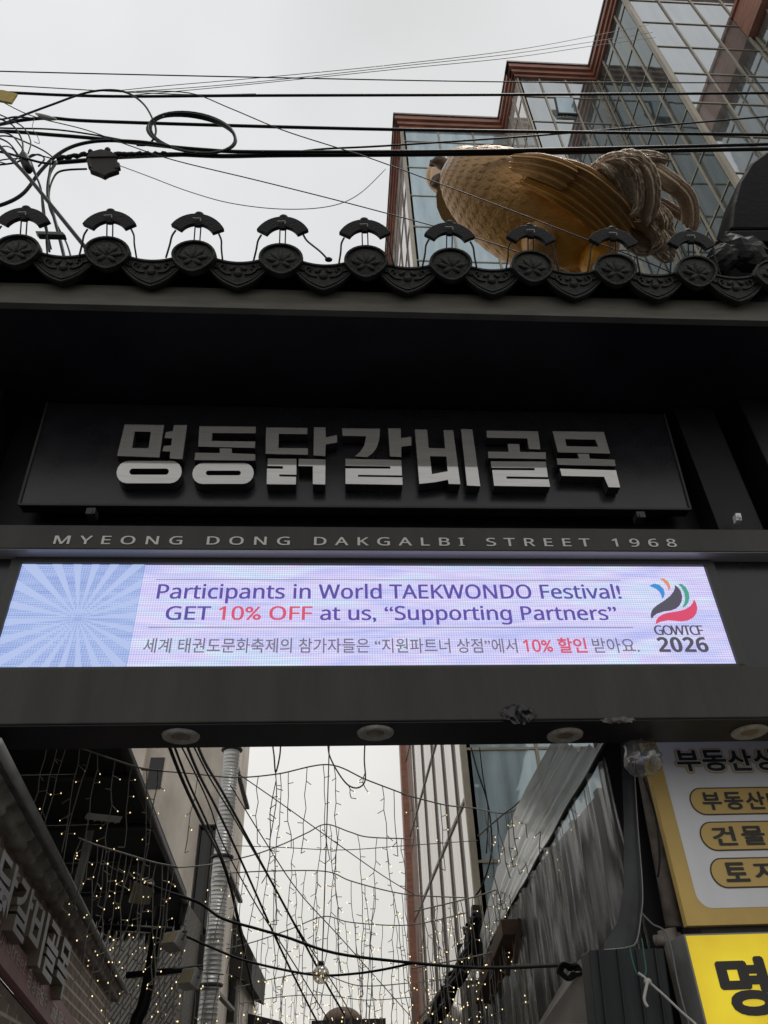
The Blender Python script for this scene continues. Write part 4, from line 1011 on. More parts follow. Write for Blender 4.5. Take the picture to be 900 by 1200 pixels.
cable([(-10,112), (35,135), (100,152), (150,170), (205,188), (300,211), (400,236), (520,268), (580,286), (640,308), (690,330)], .0055, 'fine wire slanting down to the eave left of the hen', 4.1, 'cable')
cable([(140,194), (175,207), (220,224), (270,238), (330,245), (385,242), (420,228), (452,198)], .0045, 'hair thin grey wire hanging in a slack bow', 4.3, 'cable_grey')
cable([(-60,250), (-20,244), (5,239), (28,226), (48,200), (68,181), (90,170), (120,165), (160,166), (185,169), (200,172)], .020, 'thick black cable rising from the left edge in an S curve', 4.6)
cable([(-60,100), (-20,148), (0,172), (30,204), (62,243), (96,285), (110,302)], .022, 'thick black stay slanting down to the eave at left', 4.4)
cable([(-40,155), (0,146), (25,136), (60,123), (100,109), (130,105.5), (152,110), (170,124), (181,145), (182,158), (174,169), (160,170)], .0135, 'black cable bowing over like a hook beside the coil', 4.75)
for k, pts in enumerate([[(-20,150), (10,157), (22,168), (28,180), (20,190), (-10,194)], [(-20,130), (6,142), (16,148), (24,160), (27,172), (24,182)], [(-20,156), (8,166), (22,182), (30,186), (44,181), (52,186), (45,195)]]):
    cable(pts, .010, ('looped black wire curling at the left edge', 'short black wire dropping in a bow at the left edge', 'black wire wriggling past the splice box at left')[k], 4.5+.05*k)
for k, (pts, r_) in enumerate([([(66,190), (58,205), (56,228), (62,250), (70,280), (76,305)], .017), ([(60,188), (56,214), (57,240), (66,262), (78,285), (84,305)], .009), ([(34,192), (42,206), (48,222), (50,245), (54,270), (58,295)], .011), ([(36,188), (44,210), (50,232), (54,262), (60,292)], .008), ([(102,198), (80,199), (68,202), (62,210), (58,222), (57,236)], .011)]):
    cable(pts, r_, ('thickest black drop cable hanging from the junction box', 'thin black drop cable hanging beside the thickest one', 'twisted black drop cable from the splice box', 'thin black drop wire behind the twisted one', 'short black lead from the bottom of the junction box')[k], 4.55, group='drop cables at left')
for k, pts in enumerate([[(-30,118), (-5,132), (12,140), (28,150), (36,166), (33,180)], [(-30,176), (0,178), (24,184), (46,190), (60,192)], [(-30,205), (-6,190), (14,186), (30,186), (38,181), (50,183), (62,186)],
                         [(-30,140), (0,140), (18,137), (40,139)], [(-30,168), (-4,160), (12,160), (24,164), (50,176), (64,186)], [(-20,184), (2,172), (14,174), (20,184), (12,192), (0,190)], [(40,140), (38,150), (44,160), (46,168), (40,166)]]):
    cable(pts, (.008, .013, .007, .010, .009, .007, .004)[k], ('black wire sloping from the left edge down to the splice closure', 'thick black wire running level into the junction box sleeve', 'wavy thin black wire under the level wire at left', 'short black wire joining the grey cable splice', 'black wire slanting to the junction box sleeve', 'small closed loop of black wire at the left edge', 'thin loose wire end hanging below the grey cable splice')[k], 4.4+.04*k, group='drop cables at left')
# coil: a few turns of the same cable
mb = MB()
for k, (rx, ry, ox, oy) in enumerate(((52, 22.5, 0, 0), (49.5, 21, 1, .8), (53, 20.5, -.5, 1.8), (51, 23.4, .6, -.7))):
    pts = []
    for i in range(41):
        a = 2*pi*i/40; x, y = rx*cos(a), ry*sin(a); rt = radians(9); pts.append(onY(225+ox+x*cos(rt)-y*sin(rt), 156+oy+x*sin(rt)+y*cos(rt), 4.72+.02*k))
    mb.tube(pts, .0125, 6, caps=False)
o = mb.build('cable_coil', M['cable'], None, smooth=True); c_ = onY(225, 156, 4.72); o.data.transform(Matrix.Translation(-c_)); o.location = c_
props(o, 'oval coil of spare black cable hanging on the overhead lines', 'cable coil')
# junction box, splice, tag, tie rod clamp
p = onY(121, 190, 4.62); jb = thing('junction_box', tuple(p), 'brown junction box hanging on the overhead cables at left', 'junction box')
mb = MB(); mb.prism([onY(x, y, 4.58) for x, y in ((103, 181), (136, 180), (139, 199), (127, 203), (122, 206), (116, 203), (105, 199))], (0, .06, .0)); mb.prism([onY(x, y, 4.565) for x, y in ((106, 177), (118, 174), (131, 177), (138, 183), (100, 184))], (0, .05, 0)); mb.prism([onY(x, y, 4.57) for x, y in ((101, 186), (106, 184), (108, 196), (103, 195))], (0, .05, 0)); mb.prism([onY(x, y, 4.57) for x, y in ((134, 188), (140, 190), (141, 196), (134, 197))], (0, .05, 0)); mb.build('housing', M['brown_box'], jb, bevel=.012)
mb = MB(); mb.ell(onY(126, 176, 4.6), X*.035, V((0, .03, 0)), Z*.05, 12, 8); mb.ell(onY(106, 178, 4.6), X*.03, V((0, .03, 0)), Z*.04, 12, 8); mb.build('lug', M['brown_box'], jb, smooth=True)
mb = MB(); mb.tube([onY(x, 186-(x-60)*.14+((x//6) % 2)*1.2, 4.6) for x in range(66, 106, 3)], [.022+.010*((i*7) % 3)/2 for i in range(14)], 8); mb.build('splice_sleeve', M['cable'], jb, smooth=True)
mb = MB(); mb.tube([onY(x, 181-(x-132)*.03+((x//5) % 2)*1.0, 4.6) for x in range(134, 200, 3)], [.03+.012*((i*5) % 3)/2-.0009*i for i in range(22)], 8); mb.build('splice_sleeve', M['cable'], jb, smooth=True)
p = onY(30, 191, 4.5); mb = MB(); mb.tube([onY(27, 180, 4.5), onY(28, 184, 4.5), onY(33, 197, 4.5), onY(34, 201, 4.5)], [.03, .055, .055, .03], 10)
o = mb.build('splice_box', M['cable'], None, smooth=True); o.data.transform(Matrix.Translation(-p)); o.location = p; props(o, 'small black splice closure left of the junction box', 'splice box')
p = onY(52, 137, 4.83); mb = MB(); mb.tube([onY(42, 133, 4.83), onY(48, 136, 4.83), onY(58, 138.5, 4.83), onY(66, 140, 4.83)], [.012, .032, .032, .012], 8)
o = mb.build('cable_splice', M['grey_metal'], None, smooth=True); o.data.transform(Matrix.Translation(-p)); o.location = p; props(o, 'grey cable splice on the cable below the yellow tag', 'cable splice')
mb = MB(); mb.prism([onY(x, y, 4.88) for x, y in ((-14, 104), (4, 105.5), (20, 109.5), (13, 120), (-2, 117), (-18, 114))], (0, .03, 0)); o = mb.build('yellow_tag', M['yellow_tag'], None); p = onY(0, 110, 4.88); o.data.transform(Matrix.Translation(-p)); o.location = p
props(o, 'yellow plastic marker tag on the cable at the left edge', 'cable tag')
mb = MB(); mb.obox(onY(60, 276, 4.3), X*.13, V((0, .03, 0)), V((-.02, 0, .028))); p = onY(60, 276, 4.3); o = mb.build('cable_clamp', M['frame_dk'], None, bevel=.008); o.data.transform(Matrix.Translation(-p)); o.location = p
props(o, 'dark flat clamp bar across the drop cables above the eave', 'cable clamp')

# ================================================================== LEFT SIDE OF THE ALLEY
dV = V((-.1344, .991, 0)).normalized(); nB = V((dV.y, -dV.x, 0)); PB = onY(8.5, 881, 5.3)
def BP(x, y, out_=0.): return onP(x, y, PB+nB*out_, nB)
def BS(s, z, out_=0.): return V((PB.x, PB.y, 0)) + dV*s + nB*out_ + Z*z
def bsz(x, y, o_=0.): p = BP(x, y, o_); return (p-PB).dot(dV), p.z
bh = thing('brick_house', tuple(BS(4, 0, -2)), 'brown brick restaurant front with raised Hangul letters under a wavy tile cornice, left', 'house')
s1g, z1g = bsz(151, 1163, .24); s0 = -.95
sA, zA = bsz(8.5, 881, .24)
zg = lambda s: zA + (z1g-zA)*(s-sA)/(s1g-sA)        # height of the gutter along the wall
(sa, za), (sb_, zb_) = bsz(0, 1078, .08), bsz(88, 1195, .08); zt_ = lambda s: za + (zb_-za)*(s-sa)/(sb_-sa)
(sc_, zc_), (sd_, zd_) = bsz(0, 1129, .08), bsz(57, 1200, .08); zs_ = lambda s: zc_ + (zd_-zc_)*(s-sc_)/(sd_-sc_)
(se, ze), (sf, zf) = bsz(0, 1165), bsz(30, 1200); zw_ = lambda s: ze + (zf-ze)*(s-se)/(sf-se)
S1 = s1g
def wallquad(mb, s0_, s1_, zl, zh, out_):
    n_ = 10
    for k in range(n_):
        a, b_ = s0_+(s1_-s0_)*k/n_, s0_+(s1_-s0_)*(k+1)/n_
        mb.quad(BS(a, zl(a), out_), BS(b_, zl(b_), out_), BS(b_, zh(b_), out_), BS(a, zh(a), out_), uv=[(a, zl(a)), (b_, zl(b_)), (b_, zh(b_)), (a, zh(a))])
mb = MB(); wallquad(mb, s0, S1, zs_, zg, 0); wallquad(mb, s0, S1, lambda s: 0, zw_, 0)
# far end and back so that the house has a body
mb.quad(BS(S1, 0, 0), BS(S1, 0, -4), BS(S1, zg(S1), -4), BS(S1, zg(S1), 0), uv=[(0, 0), (4, 0), (4, 4), (0, 4)])
mb.quad(BS(s0, 0, -4), BS(s0, 0, 0), BS(s0, zg(s0), 0), BS(s0, zg(s0), -4), uv=[(0, 0), (4, 0), (4, 4), (0, 4)])
mb.build('wall', M['brick'], bh, fix=False)
mb = MB(); mb.prism([BS(s0, zs_(s0)+.0, -.25), BS(S1, zs_(S1), -.25), BS(S1, zw_(S1), -.25), BS(s0, zw_(s0), -.25)], -nB*.05); mb.prism([BS(s0, zs_(s0)-.02, .0), BS(S1, zs_(S1)-.02, .0), BS(S1, zs_(S1)-.02, -.25), BS(s0, zs_(s0)-.02, -.25)], Z*.018); mb.build('window', M['win_dark'], bh)
mb = MB(); mb.prism([BS(s0-.1, zg(s0)+.02, .16), BS(S1, zg(S1)+.02, .16), BS(S1, zg(S1)+.5, -3), BS(s0-.1, zg(s0)+.5, -3)], Z*.08); mb.build('roof', M['tile_brown'], bh)
mb = MB(); mb.tube([BS(s0-.1, zg(s0-.1)-.01, .22), BS(S1, zg(S1)-.01, .22)], .03, 10); mb.build('gutter', M['grey_metal'], bh, smooth=True)
# wavy cornice of tile ends
mb = MB(); vs = []; n_ = 0; per = .40
ss = [s0 + .02*k for k in range(int((S1-s0)/.02))]
for s in ss:
    f = abs(sin(pi*s/per)); zlow = zg(s) - .075 - .085*f; o_ = .07+.05*f
    vs += [BS(s, zg(s)-.02, .15), BS(s, zg(s)-.035-.035*f, o_+.035), BS(s, zg(s)-.045-.035*f, o_+.005), BS(s, zlow+.03, o_+.012), BS(s, zlow, o_-.01), BS(s, zlow+.02, .0)]
mb.add(vs, [(i*6+k, i*6+k+1, (i+1)*6+k+1, (i+1)*6+k) for i in range(len(ss)-1) for k in range(5)])
mb.build('cornice_tiles', M['tile_brown'], bh, smooth=True, fix=False)
# strip sign
st_ = thing('strip_sign', tuple(BS(3, zs_(3), .05)), 'dusky red strip sign with pale lettering along the brick house', 'sign')
mb = MB(); mb.prism([BS(s0, zs_(s0), .08), BS(S1*.7, zs_(S1*.7), .08), BS(S1*.7, zt_(S1*.7), .08), BS(s0, zt_(s0), .08)], -nB*.078); mb.build('board', M['strip_pink'], st_)
def wall_text(s, sL, sR, zfun, hgt, out_, off, capref, parent, m):
    return put_words('word', m, parent, .22, s, BS(sL, zfun(sL), out_), BS(sR, zfun(sR), out_), Z, hgt, off=off, capref=capref)
h_ = (zt_(2)-zs_(2))
sx = lambda x, y: bsz(x, y, .08)[0]
wall_text('Dakgalbi Street', sx(0, 1098)-1.0, sx(29, 1138), lambda s: zs_(s)+h_*.42, h_*.42, .084, 0, .714, st_, M['strip_text'])
wall_text('명동닭갈비', sx(33, 1140), sx(56, 1176), lambda s: zs_(s)+h_*.30, h_*.5, .084, .015, .80, st_, M['strip_text'])
wall_text('골목거리', sx(60, 1178), sx(86, 1212), lambda s: zs_(s)+h_*.30, h_*.5, .084, .015, .80, st_, M['strip_text'])
# raised letters on the brick: the same name, growing shorter with distance
names = 'seven'
def lin(p, q, o_):
    (a, za_), (b_, zb2_) = bsz(*p, o_), bsz(*q, o_); return lambda t: za_ + (zb2_-za_)*(t-a)/(b_-a)
zlb, zlt = lin((7, 1079), (72, 1172), .16), lin((11, 999), (77, 1099), .16)
cuts = [bsz(x, y, .16)[0] for x, y in ((-38, 1015), (-12, 1052), (11, 1085), (29, 1111), (47, 1137), (61, 1157), (74, 1175))]
rl_ = thing('raised_wall_lettering', tuple(BS(3, zt_(3), .05)), 'row of large raised grey Hangul letters on the brick wall above the strip sign', 'wall lettering')
for i, ch in enumerate('동닭갈비골목'):
    sL, sR = cuts[i], cuts[i+1]; gp_ = (sR-sL)*.05; sL += gp_; sR -= gp_
    if sR < s0: continue
    vs, fs = text2d(ch, .022); x0 = min(v[0] for v in vs); x1 = max(v[0] for v in vs); y0 = min(v[1] for v in vs); y1 = max(v[1] for v in vs)
    q = []
    for v in vs:
        t = sL+(sR-sL)*(v[0]-x0)/(x1-x0); q.append((t, (v[1]-y0)/(y1-y0)*(zlt(t)-zlb(t))))
    mb = MB(); mb.add([BS(t, zlb(t)+z_, .16) for t, z_ in q], fs); fo = mb.build('raised_letter', M['letter_grey'], rl_, fix=False)
    # returns: the boundary edges of the outline pushed back to the wall
    cnt = {}
    for f in fs:
        for k in range(len(f)):
            e = (f[k], f[(k+1) % len(f)]); key = tuple(sorted(e)); cnt.setdefault(key, []).append(e)
    mb = MB()
    for key, l in cnt.items():
        if len(l) == 1:
            a, b_ = l[0]; pa, pb = q[a], q[b_]
            mb.add([BS(pa[0], zlb(pa[0])+pa[1], .158), BS(pb[0], zlb(pb[0])+pb[1], .158), BS(pb[0], zlb(pb[0])+pb[1], .02), BS(pa[0], zlb(pa[0])+pa[1], .02)], [(0, 1, 2, 3)])
    mb.build('letter_return', M['letter_return'], fo, fix=False)

# dark canopy over the alley at left
ZC = 4.62
cz1, cz2, cz3, cz4 = onZ(148, 850, ZC), onZ(218, 1053, ZC), onZ(213, 1078, ZC), onZ(95, 1050, ZC)
cp = thing('dark_canopy', (-3, 9, ZC), 'black tarpaulin canopy jutting out above the brick house', 'canopy')
pl = [V((cz1.x, cz1.y-1.6, ZC)), cz2, cz3, V((cz3.x-4, cz3.y-.5, ZC)), V((-7, 6, ZC))]
mb = MB(); mb.prism(pl, Z*.10); mb.build('sheet', M['canopy'], cp)
mb = MB(); mb.tube([pl[0]-Z*.04, pl[1]-Z*.04], .05, 8); mb.tube([pl[1]-Z*.04, pl[2]-Z*.04], .06, 8)
for k in range(5):
    a = pl[0].lerp(pl[1], (k+.6)/5); mb.tube([a-Z*.05, a+V((-4, 0, -.05))], .04, 6)
mb.build('frame_tube', M['frame_dk'], cp, smooth=True)
crumpled = MB()
for k in range(16):                                   # ragged hem at the far end
    a = pl[2].lerp(pl[3], k/16*.5); l_ = .30+.10*random.random()
    crumpled.add([a, pl[2].lerp(pl[3], (k+1)/16*.5), pl[2].lerp(pl[3], (k+1)/16*.5)-Z*l_*1.1+V((0, .1, 0)), a-Z*l_+V((0, -.1, 0))], [(0, 1, 2, 3)])
crumpled.build('ragged_hem', M['canopy'], cp, fix=False)
# posts carrying it
mb = MB(); mb.tube([onY(112, 945, 10.2), onY(90, 1042, 10.2), onY(86, 1062, 10.2)], .05, 8); mb.build('canopy_post', M['grey_metal'], cp)

# grey brick wall beyond the brick house
YG = 18.25
gl, gr_ = onY(96, 1100, YG).x, onY(216, 1100, YG).x; gt = onY(160, 1060, YG).z
gw = thing('grey_brick_wall', (gl, YG, 0), 'grey wall with slanting courses in the gap beyond the brick restaurant', 'house')
def suv(x, z): a = radians(58); return (x*cos(a)+z*sin(a), -x*sin(a)+z*cos(a))
mb = MB()
for (a, b_) in (((gl, YG), (gr_, YG)), ((gr_, YG), (gr_, YG+3.5)), ((gl, YG+3.5), (gl, YG))):
    u1 = sqrt((a[0]-b_[0])**2+(a[1]-b_[1])**2)
    mb.quad((*a, 0), (*b_, 0), (*b_, gt), (*a, gt), uv=[suv(0, 0), suv(u1, 0), suv(u1, gt), suv(0, gt)])
mb.build('wall', M['brick_grey'], gw, fix=False)

# rendered building with window, and spiral duct
YC = 20.5
def YP(x, y, Y=YC): return onY(x, y, Y)
cb = thing('rendered_building', tuple(V((YP(220, 1000).x, YC+2, 0))), 'tall beige rendered building with one dark window behind the canopy', 'building')
xa, xb = YP(160, 960).x, YP(262, 1000).x
zwt, zwb = YP(245, 966).z, YP(245, 1096).z; xw0, xw1 = YP(226, 1030).x, YP(254, 1030).x
mb = MB()
mb.box((xa-1.5, YC, 0), (xw0, YC+4, 22)); mb.box((xw1, YC, 0), (xb, YC+4, 22)); mb.box((xw0, YC, zwt), (xw1, YC+4, 22)); mb.box((xw0, YC, 0), (xw1, YC+4, zwb)); mb.build('wall', M['concrete'], cb, fix=False)
mb = MB(); mb.box((xw0, YC+.25, zwb), (xw1, YC+.30, zwt)); wo = mb.build('window', M['win_dark'], cb)
mb = MB()
for (a, b_) in ((((xw0, zwb), (xw0, zwt))), ((xw1, zwb), (xw1, zwt)), ((xw0, zwt), (xw1, zwt)), (((xw0+xw1)/2, zwb), ((xw0+xw1)/2, zwt))):
    mb.bar((a[0], YC+.2, a[1]), (b_[0], YC+.2, b_[1]), .08, .08, up=(0, 1, 0))
mb.build('frame', M['frame_dk'], wo)
mb = MB(); mb.box((xw0-.2, YC-.12, zwb-2.2), (xb-.05, YC-.003, zwb-.0)); mb.build('brick_apron', M['brick_grey'], cb)
# ornate corner at the left: slit window
q0, q1 = YP(178, 888), YP(172, 925)
mb = MB(); mb.box((q1.x-.02, YC-.02, q1.z), (q1.x+.35, YC+.05, q0.z)); mb.build('slit_window', M['win_dark'], cb)
mb = MB(); mb.box((q1.x-.5, YC-.25, q1.z-3), (q1.x-.12, YC-.004, q0.z+6)); mb.build('corner_pier', M['concrete'], cb)
# duct
dp0, dp1 = YP(269, 870, 16.5), YP(247, 1200, 16.5)
du = thing('spiral_duct', (dp0.x, 16.5, 0), 'silver spiral exhaust duct climbing the corner of the beige building', 'duct')
mb = MB(); rD = .175; zz_ = 0.; prof = []
k = 0
while zz_ < 13:
    prof.append((zz_, rD)); prof.append((zz_+.055, rD)); prof.append((zz_+.060, rD+.0035)); prof.append((zz_+.070, rD+.0035)); zz_ += .075+.012*math.sin(zz_*5)
N = 20; dx_ = (dp0.x+dp1.x)/2
vs = [(dx_+r*cos(2*pi*k/N), 16.5+r*sin(2*pi*k/N), z_) for z_, r in prof for k in range(N)]
mb.add(vs, [(l*N+k, l*N+(k+1) % N, (l+1)*N+(k+1) % N, (l+1)*N+k) for l in range(len(prof)-1) for k in range(N)])
mb.build('pipe', M['duct'], du, smooth=True, fix=False)
for zc2 in (3.6, 5.8, 8.0):
    mb = MB(); mb.tube([(dx_+ (rD+.03)*cos(2*pi*k/16), 16.5+(rD+.03)*sin(2*pi*k/16), zc2) for k in range(17)], .03, 6, caps=False); mb.box((dx_-.05, 16.5+rD, zc2-.03), (dx_+.05, YC, zc2+.03)); mb.build('bracket', M['frame_dk'], du)

# house with the dark eave past the duct
YE = 24.
eh = thing('eaved_house', tuple(V((YP(255, 1150, YE).x, YE+2, 0))), 'small house with a dark overhanging eave just right of the duct', 'house')
p0, p1, p2_ = YP(262, 1105, YE), YP(292, 1120, YE), YP(280, 1150, YE)
mb = MB(); mb.box((p0.x-2, YE, 0), (YP(279, 1180, YE).x, YE+6, YP(270, 1110, YE).z)); mb.build('wall', M['concrete'], eh)
mb = MB(); e0, e1, e2, e3 = [YP(x, y, YE-.4) for x, y in ((258, 1020), (268, 1060), (297, 1118), (294, 1152))]
mb.prism([e0, e1, e2, e3, YP(272, 1142, YE-.4), YP(256, 1118, YE-.4)], (0, 5, 0)); mb.build('roof', M['gravel_roof'], eh)
mb = MB(); a = YP(264, 1148, YE); b_ = YP(274, 1198, YE); mb.box((a.x, YE-.06, b_.z), (b_.x, YE-.004, a.z)); wo = mb.build('window', M['win_dark'], eh)
mb = MB(); mb.box((a.x-.06, YE-.09, b_.z), (a.x, YE-.002, a.z)); mb.box((b_.x, YE-.09, b_.z), (b_.x+.06, YE-.002, a.z)); mb.build('frame', M['grey_metal'], wo)

# far roofs at the end of the alley
fr_ = thing('far_building', (.5, 32, 0), 'low dark roofline with a round brown dome at the far end of the alley', 'building')
mb = MB(); a, b_ = YP(365, 1196, 30), YP(452, 1194, 30); mb.box((a.x, 30, 0), (b_.x, 36, a.z)); mb.build('wall', M['gravel_roof'], fr_)
mb = MB(); c_ = YP(401, 1197, 31); mb.ell(c_, Z*.42, X*.66, V((0, .66, 0)), 24, 16); mb.build('dome', M['rust'], fr_, smooth=True)
fl_ = thing('far_house', (-3, 27, 0), 'dark sloped roof low at the alley end, left of the dome', 'house')
mb = MB(); pts = [YP(x, y, 27) for x, y in ((262, 1180), (285, 1186), (330, 1197), (345, 1215), (262, 1215))]; mb.prism(pts, (0, 4, 0)); mb.build('roof', M['gravel_roof'], fl_)
mb = MB(); mb.box((pts[0].x, 27.3, 0), (pts[3].x-.3, 30.8, pts[4].z)); mb.build('wall', M['concrete_dk'], fl_)

# pole, drain, arms and floodlights
dpipe = thing('black_standpipe', tuple(YP(160, 1200, 9)), 'thick black crooked pipe rising beside the grey brick wall', 'pipe')
mb = MB(); pp = spline([YP(x, y, 9) for x, y in ((150, 1230), (160, 1196), (168, 1178), (176, 1140), (182, 1105), (186, 1080), (189, 1062))], 6); mb.tube(pp, .062, 10); mb.build('pipe', M['cable'], dpipe, smooth=True)
for k, (a, b_) in enumerate((((122, 1086), (202, 1090)), ((148, 1143), (238, 1134)))):
    mb = MB(); mb.tube([YP(*a, 8.9), YP(*b_, 8.9)], .03, 8); o = mb.build('lamp_arm', M['cable'], dpipe, smooth=True)
def flood(px_, py_, Y, w_, h_, d_, yaw_, pit_, label, m='grey_metal', bar=None):
    c = YP(px_, py_, Y); t_ = thing('floodlight', tuple(c), label, 'floodlight', 'small floodlights on the left of the alley')
    R = Matrix.Rotation(yaw_, 3, 'Z') @ Matrix.Rotation(pit_, 3, 'X')
    ax_, ay_, az_ = R @ V((1, 0, 0)), R @ V((0, 1, 0)), R @ V((0, 0, 1))
    mb = MB(); mb.obox(c, ax_*w_, ay_*d_, az_*h_)
    for k in range(5): mb.obox(c+ay_*(d_+.02)+ax_*(w_*(-.8+.4*k)), ax_*.008, ay_*.02, az_*h_*.9)
    mb.build('housing', M[m], t_, bevel=.01)
    mb = MB(); mb.obox(c-ay_*(d_+.004), ax_*(w_*.86), ay_*.004, az_*(h_*.82)); mb.build('glass', M['lamp_glass'], t_)
    mb = MB(); mb.tube([c-ax_*(w_+.02), c-ax_*(w_+.02)+ay_*.05+Z*.10, c+ax_*(w_+.02)+ay_*.05+Z*.10, c+ax_*(w_+.02)], .012, 6)
    if bar is not None: mb.tube([c+ay_*.05+Z*.10, bar], .012, 6)
    mb.build('bracket', M['frame_dk'], t_)
    return t_
flood(122, 956, 9.9, .21, .03, .08, radians(25), radians(-12), 'long pale floodlight on a grey post in front of the dark canopy', 'pale_metal', YP(106, 966, 10.1))
flood(166, 1046, 8.6, .10, .10, .03, radians(30), radians(25), 'yellowish square floodlight hanging under the edge of the canopy', 'lamp_glass', YP(168, 1030, 8.7))
flood(203, 1103, 8.8, .10, .07, .06, radians(-35), radians(-25), 'grey floodlight on the upper arm beside the black pipe', 'grey_metal', YP(200, 1090, 8.9))
flood(222, 1147, 8.8, .085, .08, .05, radians(-30), radians(-20), 'grey floodlight on the lower arm near the duct', 'grey_metal', YP(218, 1136, 8.9))

# ================================================================== RIGHT SIDE OF THE ALLEY
# shop wall behind the vinyl
sh = thing('dark_shop', (3.4, 8.5, 0), 'dark shop front behind the clear vinyl sheets on the right', 'shop')
mb = MB(); mb.box((2.45, 5.75, 0), (5, 11.6, 3.9)); mb.build('wall', M['sheet_black'], sh)
mb = MB()
for k in range(6): mb.box((2.40, 6.0+k*.95, 0), (2.447, 6.12+k*.95, 3.9))
mb.build('wall_panel', M['concrete_dk'], sh)
# clear vinyl curtain along the alley
XV = 2.0
vt = thing('vinyl_curtain', (XV, 8.5, 2), 'clear pleated vinyl curtain hanging along the right side of the alley', 'vinyl curtain')
ya, yz = 5.46, 12.0
topA, topB = onX(710, 873, XV), onX(559, 1132, XV)
def ztop(y): return topA.z + (topB.z-topA.z)*(y-topA.y)/(topB.y-topA.y)
rnd = random.Random(11); NY, NZ = 260, 26; vs = []
ph = [rnd.uniform(0, 6.28) for _ in range(8)]
for j in range(NZ):
    q = j/(NZ-1)
    for i in range(NY):
        s = i/(NY-1); y = ya + (yz-ya)*s; z0_ = 1.6; z1_ = ztop(y)
        wv = .030*sin(y*11+ph[0]+q*.5*sin(y*2))+.020*sin(y*27+ph[1]-q*.6)+.012*sin(y*53+ph[2]+q*.8)+.02*max(0, sin(y*17+ph[5]))**6
        x = XV + wv*(.45+.9*(1-q)) + .03*sin(y*3+ph[3])*(1-q) + .004*sin(q*17+y*7+ph[4])
        vs.append((x, y + .012*sin(q*5+y*4), z0_ + (z1_-z0_)*q))
mb = MB(); mb.add(vs, [(j*NY+i, j*NY+i+1, (j+1)*NY+i+1, (j+1)*NY+i) for j in range(NZ-1) for i in range(NY-1)])
mb.build('sheet', M['vinyl'], vt, smooth=True, fix=False)
mb = MB(); mb.tube([(XV, y, ztop(y)+.0+.01*sin(y*5)) for y in [5.1+.25*k for k in range(29)]], .022, 6); mb.build('edge_rope', M['cable'], vt, smooth=True)
# near flap of the curtain, dark and curled
P_ = lambda x, y, Y: onY(x, y, Y)
fl = MB(); rows = []
for (l, r, y) in ((727, 742, 868), (731, 747, 960), (731, 752, 1040), (724, 751, 1080), (712, 748, 1100), (706, 744, 1113)):
    rows.append([P_(l+(r-l)*k/6, y+(4*sin(k) if y > 1090 else 0), 5.26-.012*sin(pi*k/6)) for k in range(7)])
fl.add([p for r_ in rows for p in r_], [(j*7+k, j*7+k+1, (j+1)*7+k+1, (j+1)*7+k) for j in range(5) for k in range(6)])
M['vinyl_dark'] = mat('slate_vinyl_flap', (.030, .034, .038), .4, spec=.4, var=.5, vscale=5, bump=.3, bscale=4)
fl.build('near_flap', M['vinyl_dark'], vt, smooth=True, fix=False)
mb = MB(); mb.tube(spline([P_(x, y, 5.24) for x, y in ((742, 873), (747, 960), (753, 1040), (751, 1075), (746, 1103), (735, 1110), (708, 1113))], 6), .004, 6); mb.build('hem', M['grey_metal'], vt, smooth=True)
# milky awning sheet above it
aw = thing('vinyl_awning', (1.8, 8, 3.5), 'milky wrinkled vinyl awning sheet stretched above the clear curtain', 'awning')
NA, NB = 90, 90; vs = []
inner = [onX(706, 873, XV+.01), onX(559, 1132, XV+.01)]
outer = [onX(648, 866, 1.66), onX(598, 965, 1.72), onX(570, 1066, 1.85), onX(548, 1150, 1.95)]
osp = spline(outer, 20)
for i in range(NA):
    s = i/(NA-1); y = 5.35+(11.6-5.35)*s; a = V((XV+.005, y, ztop(y)+.01)); b_ = osp[min(len(osp)-1, int(s*(len(osp)-1)))]
    for j in range(NB):
        q = j/(NB-1); p = a.lerp(b_, q); p += V((0, 0, (.020*sin(q*19+s*3)+.012*sin(q*41-s*4)+.006*sin(q*77+s*5)+.004*sin(s*60+q*9))*sin(pi*min(1, q*1.02))-.06*sin(pi*q))); vs.append(p)
mb = MB(); mb.add(vs, [(i*NB+j, i*NB+j+1, (i+1)*NB+j+1, (i+1)*NB+j) for i in range(NA-1) for j in range(NB-1)])
mb.build('sheet', M['vinyl_milky'], aw, smooth=True, fix=False)
# black bundle and rusty beam in the middle distance
tb = thing('cable_bundle', tuple(YP(530, 1150, 11)), 'ragged black bundle of cables and cloth hanging before the glass building', 'cable bundle')
rnd = random.Random(21); mb = MB()
axis = [(556, 1072), (552, 1100), (546, 1128), (532, 1150), (520, 1175), (506, 1205)]
for k in range(26):
    pts = [YP(x+rnd.uniform(-9, 9)*(1 if i else .4), y+rnd.uniform(-6, 6), 11+rnd.uniform(-.25, .25)) for i, (x, y) in enumerate(axis[rnd.randint(0, 2):])]
    if len(pts) > 2: mb.tube(spline(pts, 4), rnd.uniform(.012, .035), 6)
mb.build('cables', M['cable'], tb, smooth=True)
mb = MB(); rnd = random.Random(22)
for k in range(34):
    i = rnd.randint(0, 4); t_ = rnd.random(); x = axis[i][0]+(axis[i+1][0]-axis[i][0])*t_+rnd.uniform(-9, 7); y = axis[i][1]+(axis[i+1][1]-axis[i][1])*t_
    mb.add([YP(x+rnd.uniform(-7, 7), y+rnd.uniform(-9, 9), 11+rnd.uniform(-.2, .2)) for _ in range(4)], [(0, 1, 2, 3)])
mb.build('rags', M['canopy'], tb, fix=False)
mb = MB(); mb.bar(YP(558, 1062, 11.1), YP(560, 1135, 11.1), .16, .12); mb.build('post_top', M['frame_dk'], tb)
rb2 = thing('rusty_beam', tuple(YP(580, 1130, 10)), 'rusty brown slanting beam below the vinyl awning', 'beam')
